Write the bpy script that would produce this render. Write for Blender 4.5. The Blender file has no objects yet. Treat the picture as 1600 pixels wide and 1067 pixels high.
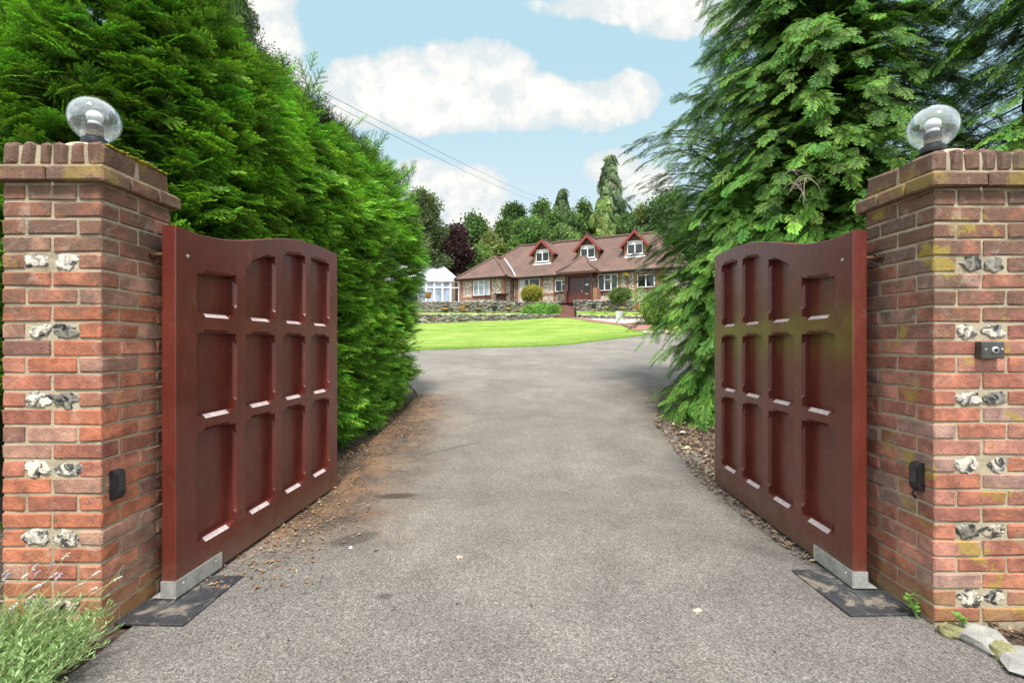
import bpy, bmesh, math, random
import numpy as np
from mathutils import Vector, Matrix, noise as mnoise

random.seed(7)
RNG = np.random.default_rng(11)
SC = bpy.context.scene
COL = SC.collection
R = math.radians
F = 760.0                     # focal length of the photograph in its own pixels
CAM_Z = 1.33

# ------------------------------------------------------------------ camera
cd = bpy.data.cameras.new("camera")
cam = bpy.data.objects.new("camera", cd)
COL.objects.link(cam)
cam.location = (0, 0, CAM_Z)
cam.rotation_euler = (R(90), 0, 0)
cd.sensor_width = 36
cd.lens = 36 * F / 1600
cd.shift_y = 0.0016
cd.clip_start = 0.05
cd.clip_end = 2000
SC.camera = cam

# ------------------------------------------------------------------ terrain height
_TY = [-60, 2.5, 4.6, 7, 9, 12, 16, 20, 22, 24, 26, 28, 30, 34, 36, 40, 45, 55, 80, 120, 400]
_TZ = [0, 0, 0.01, .17, .38, .64, .87, 1.05, 1.14, 1.28, 1.49, 1.74, 2.03, 2.66, 3.1, 3.75, 4.2, 5.0, 8.5, 15, 60]
def terr(x, y):
    yy = y + 0.25 * max(0.0, x) * min(1.0, max(0.0, (y - 14) / 12.0))
    acc = 0.0
    for d in (-1.0, -.5, 0, .5, 1.0):                 # small smoothing of the profile
        k = 0.45 if yy < 6 else .8
        acc += float(np.interp(yy + d * k, _TY, _TZ))
    return acc / 5
def gp(px, py, dz=0.0):
    """ground point seen at a photo pixel: a real position on the sloping ground"""
    lo, hi = 1.2, 90.0
    a = (px - 800) / F; b = (536 - py) / F
    prev = None
    y = 1.2
    while y < 90:
        d = CAM_Z + b * y - terr(a * y, y) - dz
        if d <= 0: break
        y += .15
    return Vector((a * y, y, terr(a * y, y) + dz))
def at(px, py, y):
    return Vector(((px - 800) / F * y, y, CAM_Z + (536 - py) / F * y))

# ------------------------------------------------------------------ mesh builder
class MB:
    def __init__(s):
        s.v = []; s.f = []; s.c = []; s.col = (1, 1, 1)
    def add(s, vs, fs, col=None):
        o = len(s.v); col = col or s.col
        s.v += [tuple(p) for p in vs]; s.c += [col] * len(vs)
        s.f += [tuple(i + o for i in f) for f in fs]
    def box(s, a, b, xf=None, col=None, ch=0.0, jit=0.0):
        a = Vector(a); b = Vector(b)
        lo = [min(a[i], b[i]) for i in range(3)]; hi = [max(a[i], b[i]) for i in range(3)]
        if ch <= 0:
            vs = [Vector((x, y, z)) for x in (lo[0], hi[0]) for y in (lo[1], hi[1]) for z in (lo[2], hi[2])]
            fs = [(0, 1, 3, 2), (4, 6, 7, 5), (0, 4, 5, 1), (2, 3, 7, 6), (0, 2, 6, 4), (1, 5, 7, 3)]
        else:
            vs = []; idx = {}
            for sx in (0, 1):
                for sy in (0, 1):
                    for sz in (0, 1):
                        c = [hi[0] if sx else lo[0], hi[1] if sy else lo[1], hi[2] if sz else lo[2]]
                        sg = [-1 if sx else 1, -1 if sy else 1, -1 if sz else 1]
                        for k in range(3):
                            p = [c[i] + sg[i] * (0 if i == k else ch * random.uniform(.6, 1.4)) for i in range(3)]
                            idx[(sx, sy, sz, k)] = len(vs); vs.append(Vector(p))
            fs = []
            for k in range(3):
                o = [i for i in range(3) if i != k]
                for e in (0, 1):
                    q = []
                    for (p, r) in ((0, 0), (1, 0), (1, 1), (0, 1)):
                        t = [0, 0, 0]; t[k] = e; t[o[0]] = p; t[o[1]] = r
                        q.append(idx[(t[0], t[1], t[2], k)])
                    fs.append(tuple(q))
                    # edges along axis k
            for k in range(3):
                o = [i for i in range(3) if i != k]
                for p in (0, 1):
                    for r in (0, 1):
                        t0 = [0, 0, 0]; t0[o[0]] = p; t0[o[1]] = r
                        t1 = list(t0); t1[k] = 1
                        fs.append((idx[(*t0, o[0])], idx[(*t1, o[0])], idx[(*t1, o[1])], idx[(*t0, o[1])]))
            for sx in (0, 1):
                for sy in (0, 1):
                    for sz in (0, 1):
                        fs.append(tuple(idx[(sx, sy, sz, k)] for k in range(3)))
        if jit:
            vs = [p + Vector((random.uniform(-jit, jit), random.uniform(-jit, jit), random.uniform(-jit, jit))) for p in vs]
        if xf: vs = [xf(p) for p in vs]
        s.add(vs, fs, col)
    def prism(s, pts, off, xf=None, col=None):
        n = len(pts); off = Vector(off)
        vs = [Vector(p) for p in pts] + [Vector(p) + off for p in pts]
        if xf: vs = [xf(p) for p in vs]
        fs = [tuple(range(n)), tuple(range(2 * n - 1, n - 1, -1))]
        fs += [(i, i + n, (i + 1) % n + n, (i + 1) % n) for i in range(n)]
        s.add(vs, fs, col)
    def tube(s, path, rad, n=8, col=None, cap=True):
        path = [Vector(p) for p in path]
        if not isinstance(rad, (list, tuple)): rad = [rad] * len(path)
        o = []; fs = []
        up = Vector((0, 0, 1))
        for i, p in enumerate(path):
            d = (path[min(i + 1, len(path) - 1)] - path[max(i - 1, 0)])
            d = d.normalized() if d.length > 1e-9 else up
            a = d.cross(up if abs(d.z) < .92 else Vector((1, 0, 0))).normalized(); b = d.cross(a)
            for k in range(n):
                t = 2 * math.pi * k / n
                o.append(p + (a * math.cos(t) + b * math.sin(t)) * rad[i])
        for i in range(len(path) - 1):
            for k in range(n):
                k2 = (k + 1) % n
                fs.append((i * n + k, i * n + k2, (i + 1) * n + k2, (i + 1) * n + k))
        if cap:
            fs.append(tuple(range(n - 1, -1, -1))); m = (len(path) - 1) * n
            fs.append(tuple(range(m, m + n)))
        s.add(o, fs, col)
    def lathe(s, prof, c, n=24, col=None, axis=None):
        c = Vector(c); vs = []; fs = []
        M = Matrix.Identity(3)
        if axis is not None: M = Vector((0, 0, 1)).rotation_difference(Vector(axis)).to_matrix()
        for (r, z) in prof:
            for k in range(n):
                t = 2 * math.pi * k / n
                vs.append(c + M @ Vector((r * math.cos(t), r * math.sin(t), z)))
        for i in range(len(prof) - 1):
            for k in range(n):
                k2 = (k + 1) % n
                fs.append((i * n + k, i * n + k2, (i + 1) * n + k2, (i + 1) * n + k))
        if prof[0][0] > 1e-4: fs.append(tuple(range(n - 1, -1, -1)))
        if prof[-1][0] > 1e-4:
            m = (len(prof) - 1) * n; fs.append(tuple(range(m, m + n)))
        s.add(vs, fs, col)
    def blob(s, c, r, seed=0, rough=.25, sub=2, col=None, freq=1.6, flat=None):
        bm = bmesh.new(); bmesh.ops.create_icosphere(bm, subdivisions=sub, radius=1)
        r = Vector(r) if hasattr(r, '__len__') else Vector((r, r, r))
        vs = []
        for v in bm.verts:
            k = 1 + rough * mnoise.noise(v.co * freq + Vector((seed * 7.3, seed * 1.7, seed * 3.1)))
            k += rough * .4 * mnoise.noise(v.co * freq * 2.6 + Vector((seed * 2.3, seed * 4.7, 1)))
            p = v.co * k
            vs.append(Vector(c) + Vector((p.x * r.x, p.y * r.y, p.z * r.z)))
        fs = [tuple(v.index for v in f.verts) for f in bm.faces]
        bm.free(); s.add(vs, fs, col)
    def build(s, name, mat, parent=None, smooth=False, recalc=True):
        off = Vector((0, 0, 0))
        p = parent
        while p is not None:
            off = off + p.location; p = p.parent
        me = bpy.data.meshes.new(name)
        me.from_pydata([(v[0] - off.x, v[1] - off.y, v[2] - off.z) for v in s.v], [], s.f)
        at_ = me.attributes.new('col', 'FLOAT_COLOR', 'POINT')
        at_.data.foreach_set('color', np.array([(c[0], c[1], c[2], 1) for c in s.c], dtype=np.float32).ravel())
        if recalc:
            bm = bmesh.new(); bm.from_mesh(me)
            bmesh.ops.recalc_face_normals(bm, faces=bm.faces); bm.to_mesh(me); bm.free()
        if smooth:
            me.polygons.foreach_set('use_smooth', [True] * len(me.polygons))
        me.materials.append(mat)
        o = bpy.data.objects.new(name, me); COL.objects.link(o)
        if parent: o.parent = parent
        return o

def tag(o, label, cat, group=None, kind='thing'):
    o['label'] = label; o['category'] = cat; o['kind'] = kind
    if group: o['group'] = group
    return o
def thing(name, label, cat, loc, group=None):
    o = bpy.data.objects.new(name, None); COL.objects.link(o)
    o.location = loc; o.empty_display_size = .1
    return tag(o, label, cat, group)
def structure(o, label=None):
    o['kind'] = 'structure'
    if label: o['label'] = label; o['category'] = o.name.split('.')[0].replace('_', ' ')
    return o

def np_mesh(name, V, FA, C, mat, parent=None):
    """triangle mesh straight from numpy arrays, with a per-vertex colour"""
    off = Vector((0, 0, 0)); p = parent
    while p is not None:
        off = off + p.location; p = p.parent
    V = (V - np.array(off)).astype(np.float32)
    me = bpy.data.meshes.new(name)
    nv, nf = len(V), len(FA)
    me.vertices.add(nv); me.vertices.foreach_set('co', V.ravel())
    me.loops.add(nf * 3); me.loops.foreach_set('vertex_index', FA.astype(np.int32).ravel())
    me.polygons.add(nf); me.polygons.foreach_set('loop_start', np.arange(0, nf * 3, 3, dtype=np.int32))
    me.update(calc_edges=True)
    a = me.attributes.new('col', 'FLOAT_COLOR', 'POINT')
    a.data.foreach_set('color', np.concatenate([C, np.ones((nv, 1))], 1).astype(np.float32).ravel())
    me.materials.append(mat)
    o = bpy.data.objects.new(name, me); COL.objects.link(o)
    if parent: o.parent = parent
    return o

# ------------------------------------------------------------------ node helpers
class NT:
    def __init__(s, tree):
        s.t = tree; s.n = tree.nodes; s.l = tree.links
    def node(s, typ, props=None, **inp):
        nd = s.n.new(typ)
        for k, v in (props or {}).items(): setattr(nd, k, v)
        for k, v in inp.items():
            s.put(nd, k, v)
        return nd
    def put(s, nd, k, v):
        key = int(k[1:]) if (k[0] == 'i' and k[1:].isdigit()) else k.replace('_', ' ')
        sock = nd.inputs[key]
        if isinstance(v, bpy.types.NodeSocket): s.l.new(v, sock)
        elif isinstance(v, bpy.types.Node): s.l.new(v.outputs[0], sock)
        else:
            if hasattr(v, '__len__') and len(v) == 3 and sock.type == 'RGBA': v = (*v, 1)
            sock.default_value = v
    def math(s, op, a, b=0.0, c=None, clamp=False):
        nd = s.n.new('ShaderNodeMath'); nd.operation = op; nd.use_clamp = clamp
        s.put(nd, 'i0', a); s.put(nd, 'i1', b)
        if c is not None: s.put(nd, 'i2', c)
        return nd.outputs[0]
    def mix(s, fac, a, b, mode='MIX'):
        nd = s.n.new('ShaderNodeMix'); nd.data_type = 'RGBA'; nd.blend_type = mode; nd.clamp_factor = True
        for i, v in ((0, fac), (6, a), (7, b)):
            if isinstance(v, bpy.types.NodeSocket): s.l.new(v, nd.inputs[i])
            elif isinstance(v, bpy.types.Node): s.l.new(v.outputs[0], nd.inputs[i])
            else: nd.inputs[i].default_value = (*v, 1) if (hasattr(v, '__len__') and len(v) == 3) else v
        return nd.outputs[2]
    def ramp(s, fac, stops, interp='LINEAR'):
        nd = s.n.new('ShaderNodeValToRGB'); cr = nd.color_ramp; cr.interpolation = interp
        while len(cr.elements) < len(stops): cr.elements.new(.5)
        for e, (p, c) in zip(cr.elements, stops):
            e.position = p; e.color = (*c, 1) if hasattr(c, '__len__') else (c, c, c, 1)
        s.put(nd, 'i0', fac)
        return nd.outputs[0]
    def noise(s, vec, scale, detail=3, rough=.55, dist=0.0, out=0):
        nd = s.node('ShaderNodeTexNoise', None, Vector=vec, Scale=scale, Detail=detail, Roughness=rough, Distortion=dist)
        return nd.outputs[out]
    def smooth(s, x, a, b):
        nd = s.n.new('ShaderNodeMapRange'); nd.interpolation_type = 'SMOOTHSTEP'
        s.put(nd, 'Value', x); nd.inputs['From Min'].default_value = a; nd.inputs['From Max'].default_value = b
        return nd.outputs[0]

def new_mat(name):
    m = bpy.data.materials.new(name); m.use_nodes = True
    t = NT(m.node_tree); t.n.clear()
    out = t.n.new('ShaderNodeOutputMaterial')
    b = t.n.new('ShaderNodeBsdfPrincipled')
    t.l.new(b.outputs[0], out.inputs[0])
    co = t.n.new('ShaderNodeTexCoord').outputs['Object']
    t.out = out
    return m, t, b, co
def attr(t, name='col'):
    nd = t.n.new('ShaderNodeAttribute'); nd.attribute_name = name
    return nd.outputs[0]
def bump(t, b, h, strength=.5, dist=.01):
    nd = t.node('ShaderNodeBump', None, Height=h, Strength=strength, Distance=dist)
    t.l.new(nd.outputs[0], b.inputs['Normal'])
def simple(name, col, rough=.6, metal=0.0, var=.25, scale=12, bmp=.15, bd=.004, use_attr=False, coat=0.0):
    m, t, b, co = new_mat(name)
    n1 = t.noise(co, scale, 4, .6); n2 = t.noise(co, scale * 6.3, 3, .6)
    f = t.math('ADD', t.math('MULTIPLY', n1, .65), t.math('MULTIPLY', n2, .35))
    base = attr(t) if use_attr else t.node('ShaderNodeRGB')
    if not use_attr:
        base.outputs[0].default_value = (*col, 1); base = base.outputs[0]
    lo = t.mix(1, base, (1 - var, 1 - var, 1 - var), 'MULTIPLY'); hi = t.mix(1, base, (1 + var, 1 + var, 1 + var), 'MULTIPLY')
    t.put(b, 'Base Color', t.mix(t.smooth(f, .3, .7), lo, hi))
    t.put(b, 'Roughness', t.math('ADD', t.math('MULTIPLY', t.math('SUBTRACT', n2, .5), .25), rough, clamp=True))
    t.put(b, 'Metallic', metal)
    if coat: t.put(b, 'Coat Weight', coat)
    if bmp: bump(t, b, f, bmp, bd)
    return m
EXPO = 1.42; OVER = 1.1  # OVER: extra brightness of the unseen sky, added to light the ground
# ------------------------------------------------------------------ materials
MAT = {}
def make_brick(name, lichen, dirt_z0, dirt_z1):
    m, t, b, co = new_mat(name)
    c = attr(t)
    n1 = t.noise(co, 9, 5, .65); n2 = t.noise(co, 60, 4, .65); n3 = t.noise(co, 3.2, 4, .6, .6)
    c = t.mix(t.smooth(n1, .35, .7), t.mix(1, c, (.74, .70, .70), 'MULTIPLY'), t.mix(1, c, (1.42, 1.30, 1.20), 'MULTIPLY'))
    # weathering: soot and algae that has settled on the upper courses
    z = t.n.new('ShaderNodeSeparateXYZ'); t.l.new(co, z.inputs[0])
    up = t.smooth(z.outputs[2], dirt_z0, dirt_z1)
    n4 = t.noise(co, 6.5, 5, .72, .5)
    k = t.math('MULTIPLY', t.smooth(t.math('ADD', t.math('ADD', t.math('MULTIPLY', n3, .45), t.math('MULTIPLY', n4, .65)), t.math('MULTIPLY', up, .31)), .60, .85), .84)
    c = t.mix(k, c, t.mix(n2, (.062, .042, .031), (.18, .115, .078)))
    sp = t.math('MULTIPLY', t.smooth(t.noise(co, 16, 5, .7, .4), .58, .72), .55)
    c = t.mix(sp, c, (.075, .062, .046))
    wh = t.math('MULTIPLY', t.smooth(t.noise(co, 11, 6, .75, .8), .52, .72), .34)
    c = t.mix(wh, c, (.50, .42, .35))
    lo = t.math('MULTIPLY', t.smooth(z.outputs[2], .28, .02), t.smooth(n1, .36, .6))
    c = t.mix(t.math('MULTIPLY', lo, .6), c, (.17, .15, .045))
    ln = t.smooth(t.math('ADD', t.math('MULTIPLY', t.noise(co, 5.5, 2, .5, .5), .75), t.math('MULTIPLY', n2, .25)), *lichen[0])
    c = t.mix(t.math('MULTIPLY', ln, lichen[1]), c, (.33, .245, .045))
    t.put(b, 'Base Color', c); t.put(b, 'Roughness', .88); t.put(b, 'Specular IOR Level', .25)
    pits = t.smooth(t.noise(co, 95, 2, .5), .30, .42)
    h = t.math('ADD', t.math('MULTIPLY', n2, .6), t.math('ADD', t.math('MULTIPLY', pits, .5), t.math('MULTIPLY', n1, .6)))
    bump(t, b, h, .75, .006)
    return m
MAT['brick_l'] = make_brick('weathered_brick', ((.63, .72), .35), .9, 2.3)
MAT['coping'] = make_brick('mossy_coping_brick', ((.52, .68), .50), -1.0, 2.3)
MAT['brick_r'] = make_brick('lichen_brick', ((.562, .645), .75), .8, 2.2)

def make_mortar():
    m, t, b, co = new_mat('lime_mortar')
    n1 = t.noise(co, 7, 5, .65); n2 = t.noise(co, 130, 3, .6)
    c = t.ramp(n1, [(.3, (.21, .175, .12)), (.5, (.42, .355, .245)), (.8, (.52, .45, .33))])
    c = t.mix(t.math('MULTIPLY', n2, .35), c, (.16, .13, .09))
    t.put(b, 'Base Color', c); t.put(b, 'Roughness', .95)
    bump(t, b, t.math('ADD', n2, n1), .8, .005)
    return m
MAT['mortar'] = make_mortar()

def make_flint():
    m, t, b, co = new_mat('knapped_flint')
    n1 = t.noise(co, 24, 4, .6, 1.0); n2 = t.noise(co, 110, 3, .6)
    c = t.ramp(n1, [(.38, (.025, .026, .03)), (.45, (.10, .095, .09)), (.52, (.36, .33, .28)), (.68, (.60, .56, .49))])
    c = t.mix(1, c, attr(t), 'MULTIPLY')
    t.put(b, 'Base Color', c); t.put(b, 'Roughness', t.ramp(n1, [(.35, .25), (.5, .7)]))
    bump(t, b, t.math('ADD', n1, t.math('MULTIPLY', n2, .4)), .6, .008)
    return m
MAT['flint'] = make_flint()

def make_paint(name, greening):
    m, t, b, co = new_mat(name)
    n1 = t.noise(co, 2.5, 4, .6, .3); n2 = t.noise(co, 220, 2, .5)
    mp = t.node('ShaderNodeMapping', None, Vector=co); mp.inputs['Scale'].default_value = (26, 26, 1.1)
    n3 = t.noise(mp.outputs[0], 5, 5, .7)
    c = t.mix(t.smooth(n1, .35, .7), (.108, .0195, .0130), (.146, .030, .020))
    c = t.mix(t.math('MULTIPLY', t.smooth(n3, .42, .72), .55), c, (.066, .0155, .012))
    zz = t.n.new('ShaderNodeSeparateXYZ'); t.l.new(co, zz.inputs[0])
    splash = t.math('MULTIPLY', t.smooth(t.math('ADD', zz.outputs[2], t.math('MULTIPLY', t.math('SUBTRACT', t.noise(co, 9, 5, .7), .5), .35)), .20, .0), .55)
    c = t.mix(splash, c, (.16, .105, .075))
    dust = t.math('MULTIPLY', t.smooth(t.noise(co, 6, 6, .75, .3), .56, .72), .16)
    c = t.mix(dust, c, (.30, .20, .17))
    fl = t.smooth(t.noise(co, 75, 2, .6), .755, .78)
    c = t.mix(t.math('MULTIPLY', fl, .6), c, (.45, .33, .30))
    if greening:
        z = t.n.new('ShaderNodeSeparateXYZ'); t.l.new(co, z.inputs[0])
        g = t.math('MULTIPLY', t.smooth(z.outputs[2], 1.13, 1.31), t.smooth(z.outputs[2], 1.57, 1.40))  # yellow-green band across the middle rails
        g = t.math('MULTIPLY', g, t.smooth(t.noise(co, 3, 4, .6), .25, .6))
        gn = t.n.new('ShaderNodeSeparateXYZ'); t.l.new(t.n.new('ShaderNodeNewGeometry').outputs['Normal'], gn.inputs[0])   # only on the face turned to the drive
        g = t.math('MULTIPLY', g, t.smooth(t.math('ABSOLUTE', gn.outputs[0]), .3, .6))
        c = t.mix(t.math('MULTIPLY', g, .62), c, (.135, .115, .012))
    t.put(b, 'Base Color', c)
    t.put(b, 'Roughness', t.math('ADD', t.math('MULTIPLY', n1, .22), .14))
    t.put(b, 'Specular IOR Level', .55)
    bump(t, b, t.math('ADD', t.math('MULTIPLY', n3, .9), t.math('MULTIPLY', n2, .25)), .34, .003)
    return m
MAT['paint_l'] = make_paint('red_brown_gate_paint', False)
MAT['paint_r'] = make_paint('greenish_gate_paint', True)

MAT['galv'] = simple('galvanised_steel', (.50, .50, .48), .48, .55, .3, 14, .15, .002)
MAT['black_plastic'] = simple('black_plastic', (.012, .012, .014), .3, 0, .4, 20, .1, .002)
MAT['grey_metal'] = simple('grey_cast_metal', (.10, .095, .09), .45, .6, .3, 30, .2, .001)
MAT['dark_metal'] = simple('dark_lamp_base', (.03, .03, .034), .45, .3, .3, 30, .2, .001)
MAT['rust'] = simple('rusty_iron', (.12, .06, .035), .7, .5, .5, 30, .4, .003)
MAT['iron'] = simple('black_iron', (.012, .012, .013), .45, .5, .3, 30, .2, .002)
MAT['white_plastic'] = simple('white_bulb', (.8, .8, .76), .35, 0, .05, 20, 0)
MAT['upvc'] = simple('white_window_frame', (.78, .78, .77), .4, 0, .06, 8, .05)
MAT['chamfer_highlight'] = simple('painted_chamfer_highlight', (.50, .40, .39), .35, 0, .25, 25, .2, .002)  # pale colour imitates the sky glint on the gate chamfers
MAT['white_stone'] = simple('white_stone', (.27, .262, .245), .85, 0, .25, 18, .6, .01)
MAT['mossy_stone'] = simple('mossy_stone', (.20, .19, .09), .95, 0, .45, 22, .8, .012)
MAT['vcol_stone'] = simple('rubble_stone', (1, 1, 1), .9, 0, .35, 9, .6, .02, use_attr=True)
MAT['bark'] = simple('bark', (.085, .062, .045), .9, 0, .4, 14, .8, .02)
MAT['pale_twig'] = simple('dead_twig', (.26, .21, .17), .9, 0, .3, 20, .4, .004)
MAT['cable'] = simple('cable', (.03, .03, .035), .6, 0, .1, 5, 0)
MAT['terracotta'] = simple('terracotta', (.42, .19, .075), .75, 0, .25, 8, .2)
MAT['glazed'] = simple('dark_glazed_pot', (.022, .035, .038), .3, 0, .4, 8, .1)
MAT['glaze_yellow'] = simple('yellow_glaze', (.33, .23, .06), .4, 0, .3, 8, .1)
MAT['door_paint'] = simple('dark_red_door_paint', (.125, .030, .024), .4, 0, .2, 6, .1)
MAT['red_trim'] = simple('red_painted_timber', (.23, .035, .030), .45, 0, .15, 6, .1)
MAT['fascia'] = simple('dark_red_fascia', (.10, .032, .024), .6, 0, .2, 6, .1)
MAT['alarm'] = simple('yellow_alarm_box', (.72, .47, .03), .35, 0, .05, 8, 0)
MAT['lead'] = simple('pale_lead', (.55, .55, .56), .6, .1, .15, 6, .1)
MAT['curtain'] = simple('white_curtain', (.62, .62, .60), .9, 0, .15, 4, .3)
MAT['wood_dark'] = simple('dark_garden_furniture', (.045, .033, .028), .6, 0, .3, 12, .2)
MAT['brass'] = simple('brass', (.55, .42, .2), .3, .9, .1, 20, 0)
MAT['paver'] = simple('brick_paver', (.25, .125, .10), .85, 0, .35, 7, .5, .02)
MAT['dirty_plate'] = None

def make_plate():
    m, t, b, co = new_mat('black_rubber_plate')
    n1 = t.noise(co, 7, 5, .7, .8); n2 = t.noise(co, 60, 3, .6)
    mp = t.node('ShaderNodeMapping', None, Vector=co); mp.inputs['Scale'].default_value = (60, 2.5, 1)
    s = t.smooth(t.noise(mp.outputs[0], 2, 3, .6), .56, .72)
    c = t.mix(t.smooth(n1, .47, .63), (.032, .033, .038), (.17, .145, .115))
    c = t.mix(t.math('MULTIPLY', s, .45), c, (.18, .18, .19))
    t.put(b, 'Base Color', c); t.put(b, 'Roughness', t.ramp(n1, [(.4, .34), (.65, .75)]))
    bump(t, b, t.math('ADD', n2, n1), .3, .003)
    return m
MAT['plate'] = make_plate()

def make_glass():
    m, t, b, co = new_mat('clear_globe_glass')
    t.n.remove(b)
    g = t.node('ShaderNodeBsdfGlossy', None, Color=(.95, .97, 1, 1), Roughness=.04)
    tr = t.node('ShaderNodeBsdfTransparent', None, Color=(.90, .93, .96, 1))
    df = t.node('ShaderNodeBsdfDiffuse', None, Color=(.62, .66, .70, 1))
    lw = t.node('ShaderNodeLayerWeight', None, Blend=.32)
    fac = t.math('ADD', t.math('MULTIPLY', lw.outputs[1], .75), .06, clamp=True)
    dirt = t.smooth(t.noise(co, 45, 4, .7), .46, .72)
    z = t.n.new('ShaderNodeSeparateXYZ'); t.l.new(co, z.inputs[0])
    dd = t.math('ADD', t.math('MULTIPLY', dirt, .22), .10)
    a = t.node('ShaderNodeMixShader', None, i0=dd, i1=tr, i2=df)
    a2 = t.node('ShaderNodeMixShader', None, i0=fac, i1=a, i2=g)
    t.l.new(a2.outputs[0], t.out.inputs[0])
    return m
MAT['globe'] = make_glass()

def make_pane(name, col, rough=.04):
    m, t, b, co = new_mat(name)
    n = t.noise(co, .9, 3, .6)
    c = t.mix(t.smooth(n, .35, .65), tuple(x * .5 for x in col), col)
    t.put(b, 'Base Color', c); t.put(b, 'Roughness', rough); t.put(b, 'Specular IOR Level', .6)
    return m
MAT['pane'] = make_pane('dark_window_pane', (.030, .032, .034))
MAT['pane_bright'] = make_pane('pale_window_pane', (.32, .38, .44))
MAT['cons_pane'] = make_pane('conservatory_glass', (.34, .42, .52))
MAT['cons_roof'] = make_pane('polycarbonate_roof', (.80, .82, .84), .3)

def make_asphalt():
    m, t, b, co = new_mat('weathered_asphalt')
    v = t.node('ShaderNodeTexVoronoi', None, Vector=co, Scale=205.0)
    v2 = t.node('ShaderNodeTexVoronoi', None, Vector=co, Scale=105.0)
    sx = t.n.new('ShaderNodeSeparateColor'); t.l.new(v.outputs['Color'], sx.inputs[0])
    sy = t.n.new('ShaderNodeSeparateColor'); t.l.new(v2.outputs['Color'], sy.inputs[0])
    c = t.ramp(sx.outputs[0], [(0, (.075, .07, .066)), (.3, (.160, .150, .141)), (.62, (.235, .222, .207)), (.88, (.31, .29, .275)), (1, (.50, .475, .45))])
    c2 = t.ramp(sy.outputs[1], [(0, (.06, .055, .05)), (.35, (.19, .178, .166)), (.8, (.25, .237, .22)), (1, (.46, .43, .39))])
    c = t.mix(.42, c, c2)
    n1 = t.noise(co, .55, 5, .6, .4); n2 = t.noise(co, 2.6, 5, .65)
    c = t.mix(1, c, t.ramp(n1, [(.3, (.68, .67, .67)), (.7, (1.14, 1.12, 1.09))]), 'MULTIPLY')
    c = t.mix(1, c, t.ramp(n2, [(.3, (.82, .81, .80)), (.7, (1.08, 1.08, 1.07))]), 'MULTIPLY')
    p = t.n.new('ShaderNodeSeparateXYZ'); t.l.new(co, p.inputs[0])
    X, Y = p.outputs[0], p.outputs[1]
    # moss and rust tints, needle staining along the hedge, damp patches with their own outline
    moss = t.math('MULTIPLY', t.smooth(t.noise(co, 1.7, 5, .7, .5), .60, .74), .30)
    c = t.mix(moss, c, (.10, .11, .03))
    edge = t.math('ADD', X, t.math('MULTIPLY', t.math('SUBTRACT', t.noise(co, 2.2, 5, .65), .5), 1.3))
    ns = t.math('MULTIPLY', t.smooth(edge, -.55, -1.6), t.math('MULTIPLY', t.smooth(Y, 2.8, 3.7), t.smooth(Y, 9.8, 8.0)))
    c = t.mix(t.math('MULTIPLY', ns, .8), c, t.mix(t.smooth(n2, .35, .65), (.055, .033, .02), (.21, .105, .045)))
    rs = t.math('MULTIPLY', t.smooth(edge, 1.5, 2.3), t.math('MULTIPLY', t.smooth(Y, 2.8, 3.6), t.smooth(Y, 12, 8.0)))
    c = t.mix(t.math('MULTIPLY', rs, .6), c, (.085, .062, .045))
    # an older, bluer pour nearest the road, and faint wheel tracks
    old = t.smooth(t.math('ADD', Y, t.math('MULTIPLY', t.math('SUBTRACT', n1, .5), .9)), 2.85, 2.55)
    c = t.mix(t.math('MULTIPLY', old, .55), c, t.mix(1, c, (.84, .84, .88), 'MULTIPLY'))
    trk = t.math('SUBTRACT', t.math('ABSOLUTE', t.math('ADD', X, t.math('MULTIPLY', t.math('SUBTRACT', n1, .5), .5))), .78)
    trk = t.smooth(t.math('ABSOLUTE', trk), .34, .08)
    c = t.mix(t.math('MULTIPLY', trk, .30), c, t.mix(1, c, (1.22, 1.20, 1.18), 'MULTIPLY'))
    def patch(cx, cy, rx, ry, rot=0):
        dx = t.math('SUBTRACT', X, cx); dy = t.math('SUBTRACT', Y, cy)
        ca, sa = math.cos(rot), math.sin(rot)
        u = t.math('DIVIDE', t.math('ADD', t.math('MULTIPLY', dx, ca), t.math('MULTIPLY', dy, sa)), rx)
        w = t.math('DIVIDE', t.math('SUBTRACT', t.math('MULTIPLY', dy, ca), t.math('MULTIPLY', dx, sa)), ry)
        r = t.math('ADD', t.math('MULTIPLY', u, u), t.math('MULTIPLY', w, w))
        r = t.math('ADD', r, t.math('MULTIPLY', t.math('SUBTRACT', n2, .5), 1.6))
        return t.smooth(r, 1.25, .25)
    for (cx, cy, rx, ry, rot, k) in PATCHES:
        c = t.mix(t.math('MULTIPLY', patch(cx, cy, rx, ry, rot), k), c, (.035, .031, .028))
    c = t.mix(1, c, (.97, .95, .938), 'MULTIPLY')
    t.put(b, 'Base Color', c); t.put(b, 'Roughness', .82); t.put(b, 'Specular IOR Level', .35)
    h = t.math('ADD', t.math('MULTIPLY', v.outputs['Distance'], -1.0), t.math('MULTIPLY', v2.outputs['Distance'], -.7))
    bump(t, b, h, .8, .006)
    return m
PATCHES = []
for (px, py, rx, ry, rot, k) in ((622, 777, .20, .085, .1, .75), (556, 852, .20, .10, .6, .6), (700, 705, .55, .035, .75, .35),
                                 (600, 935, .05, .04, 0, .6), (1180, 800, .35, .13, -.6, .3), (1230, 880, .3, .1, -.7, .25)):
    g = gp(px, py); PATCHES.append((g.x, g.y, rx, ry, rot, k))
MAT['asphalt'] = make_asphalt()

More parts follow.
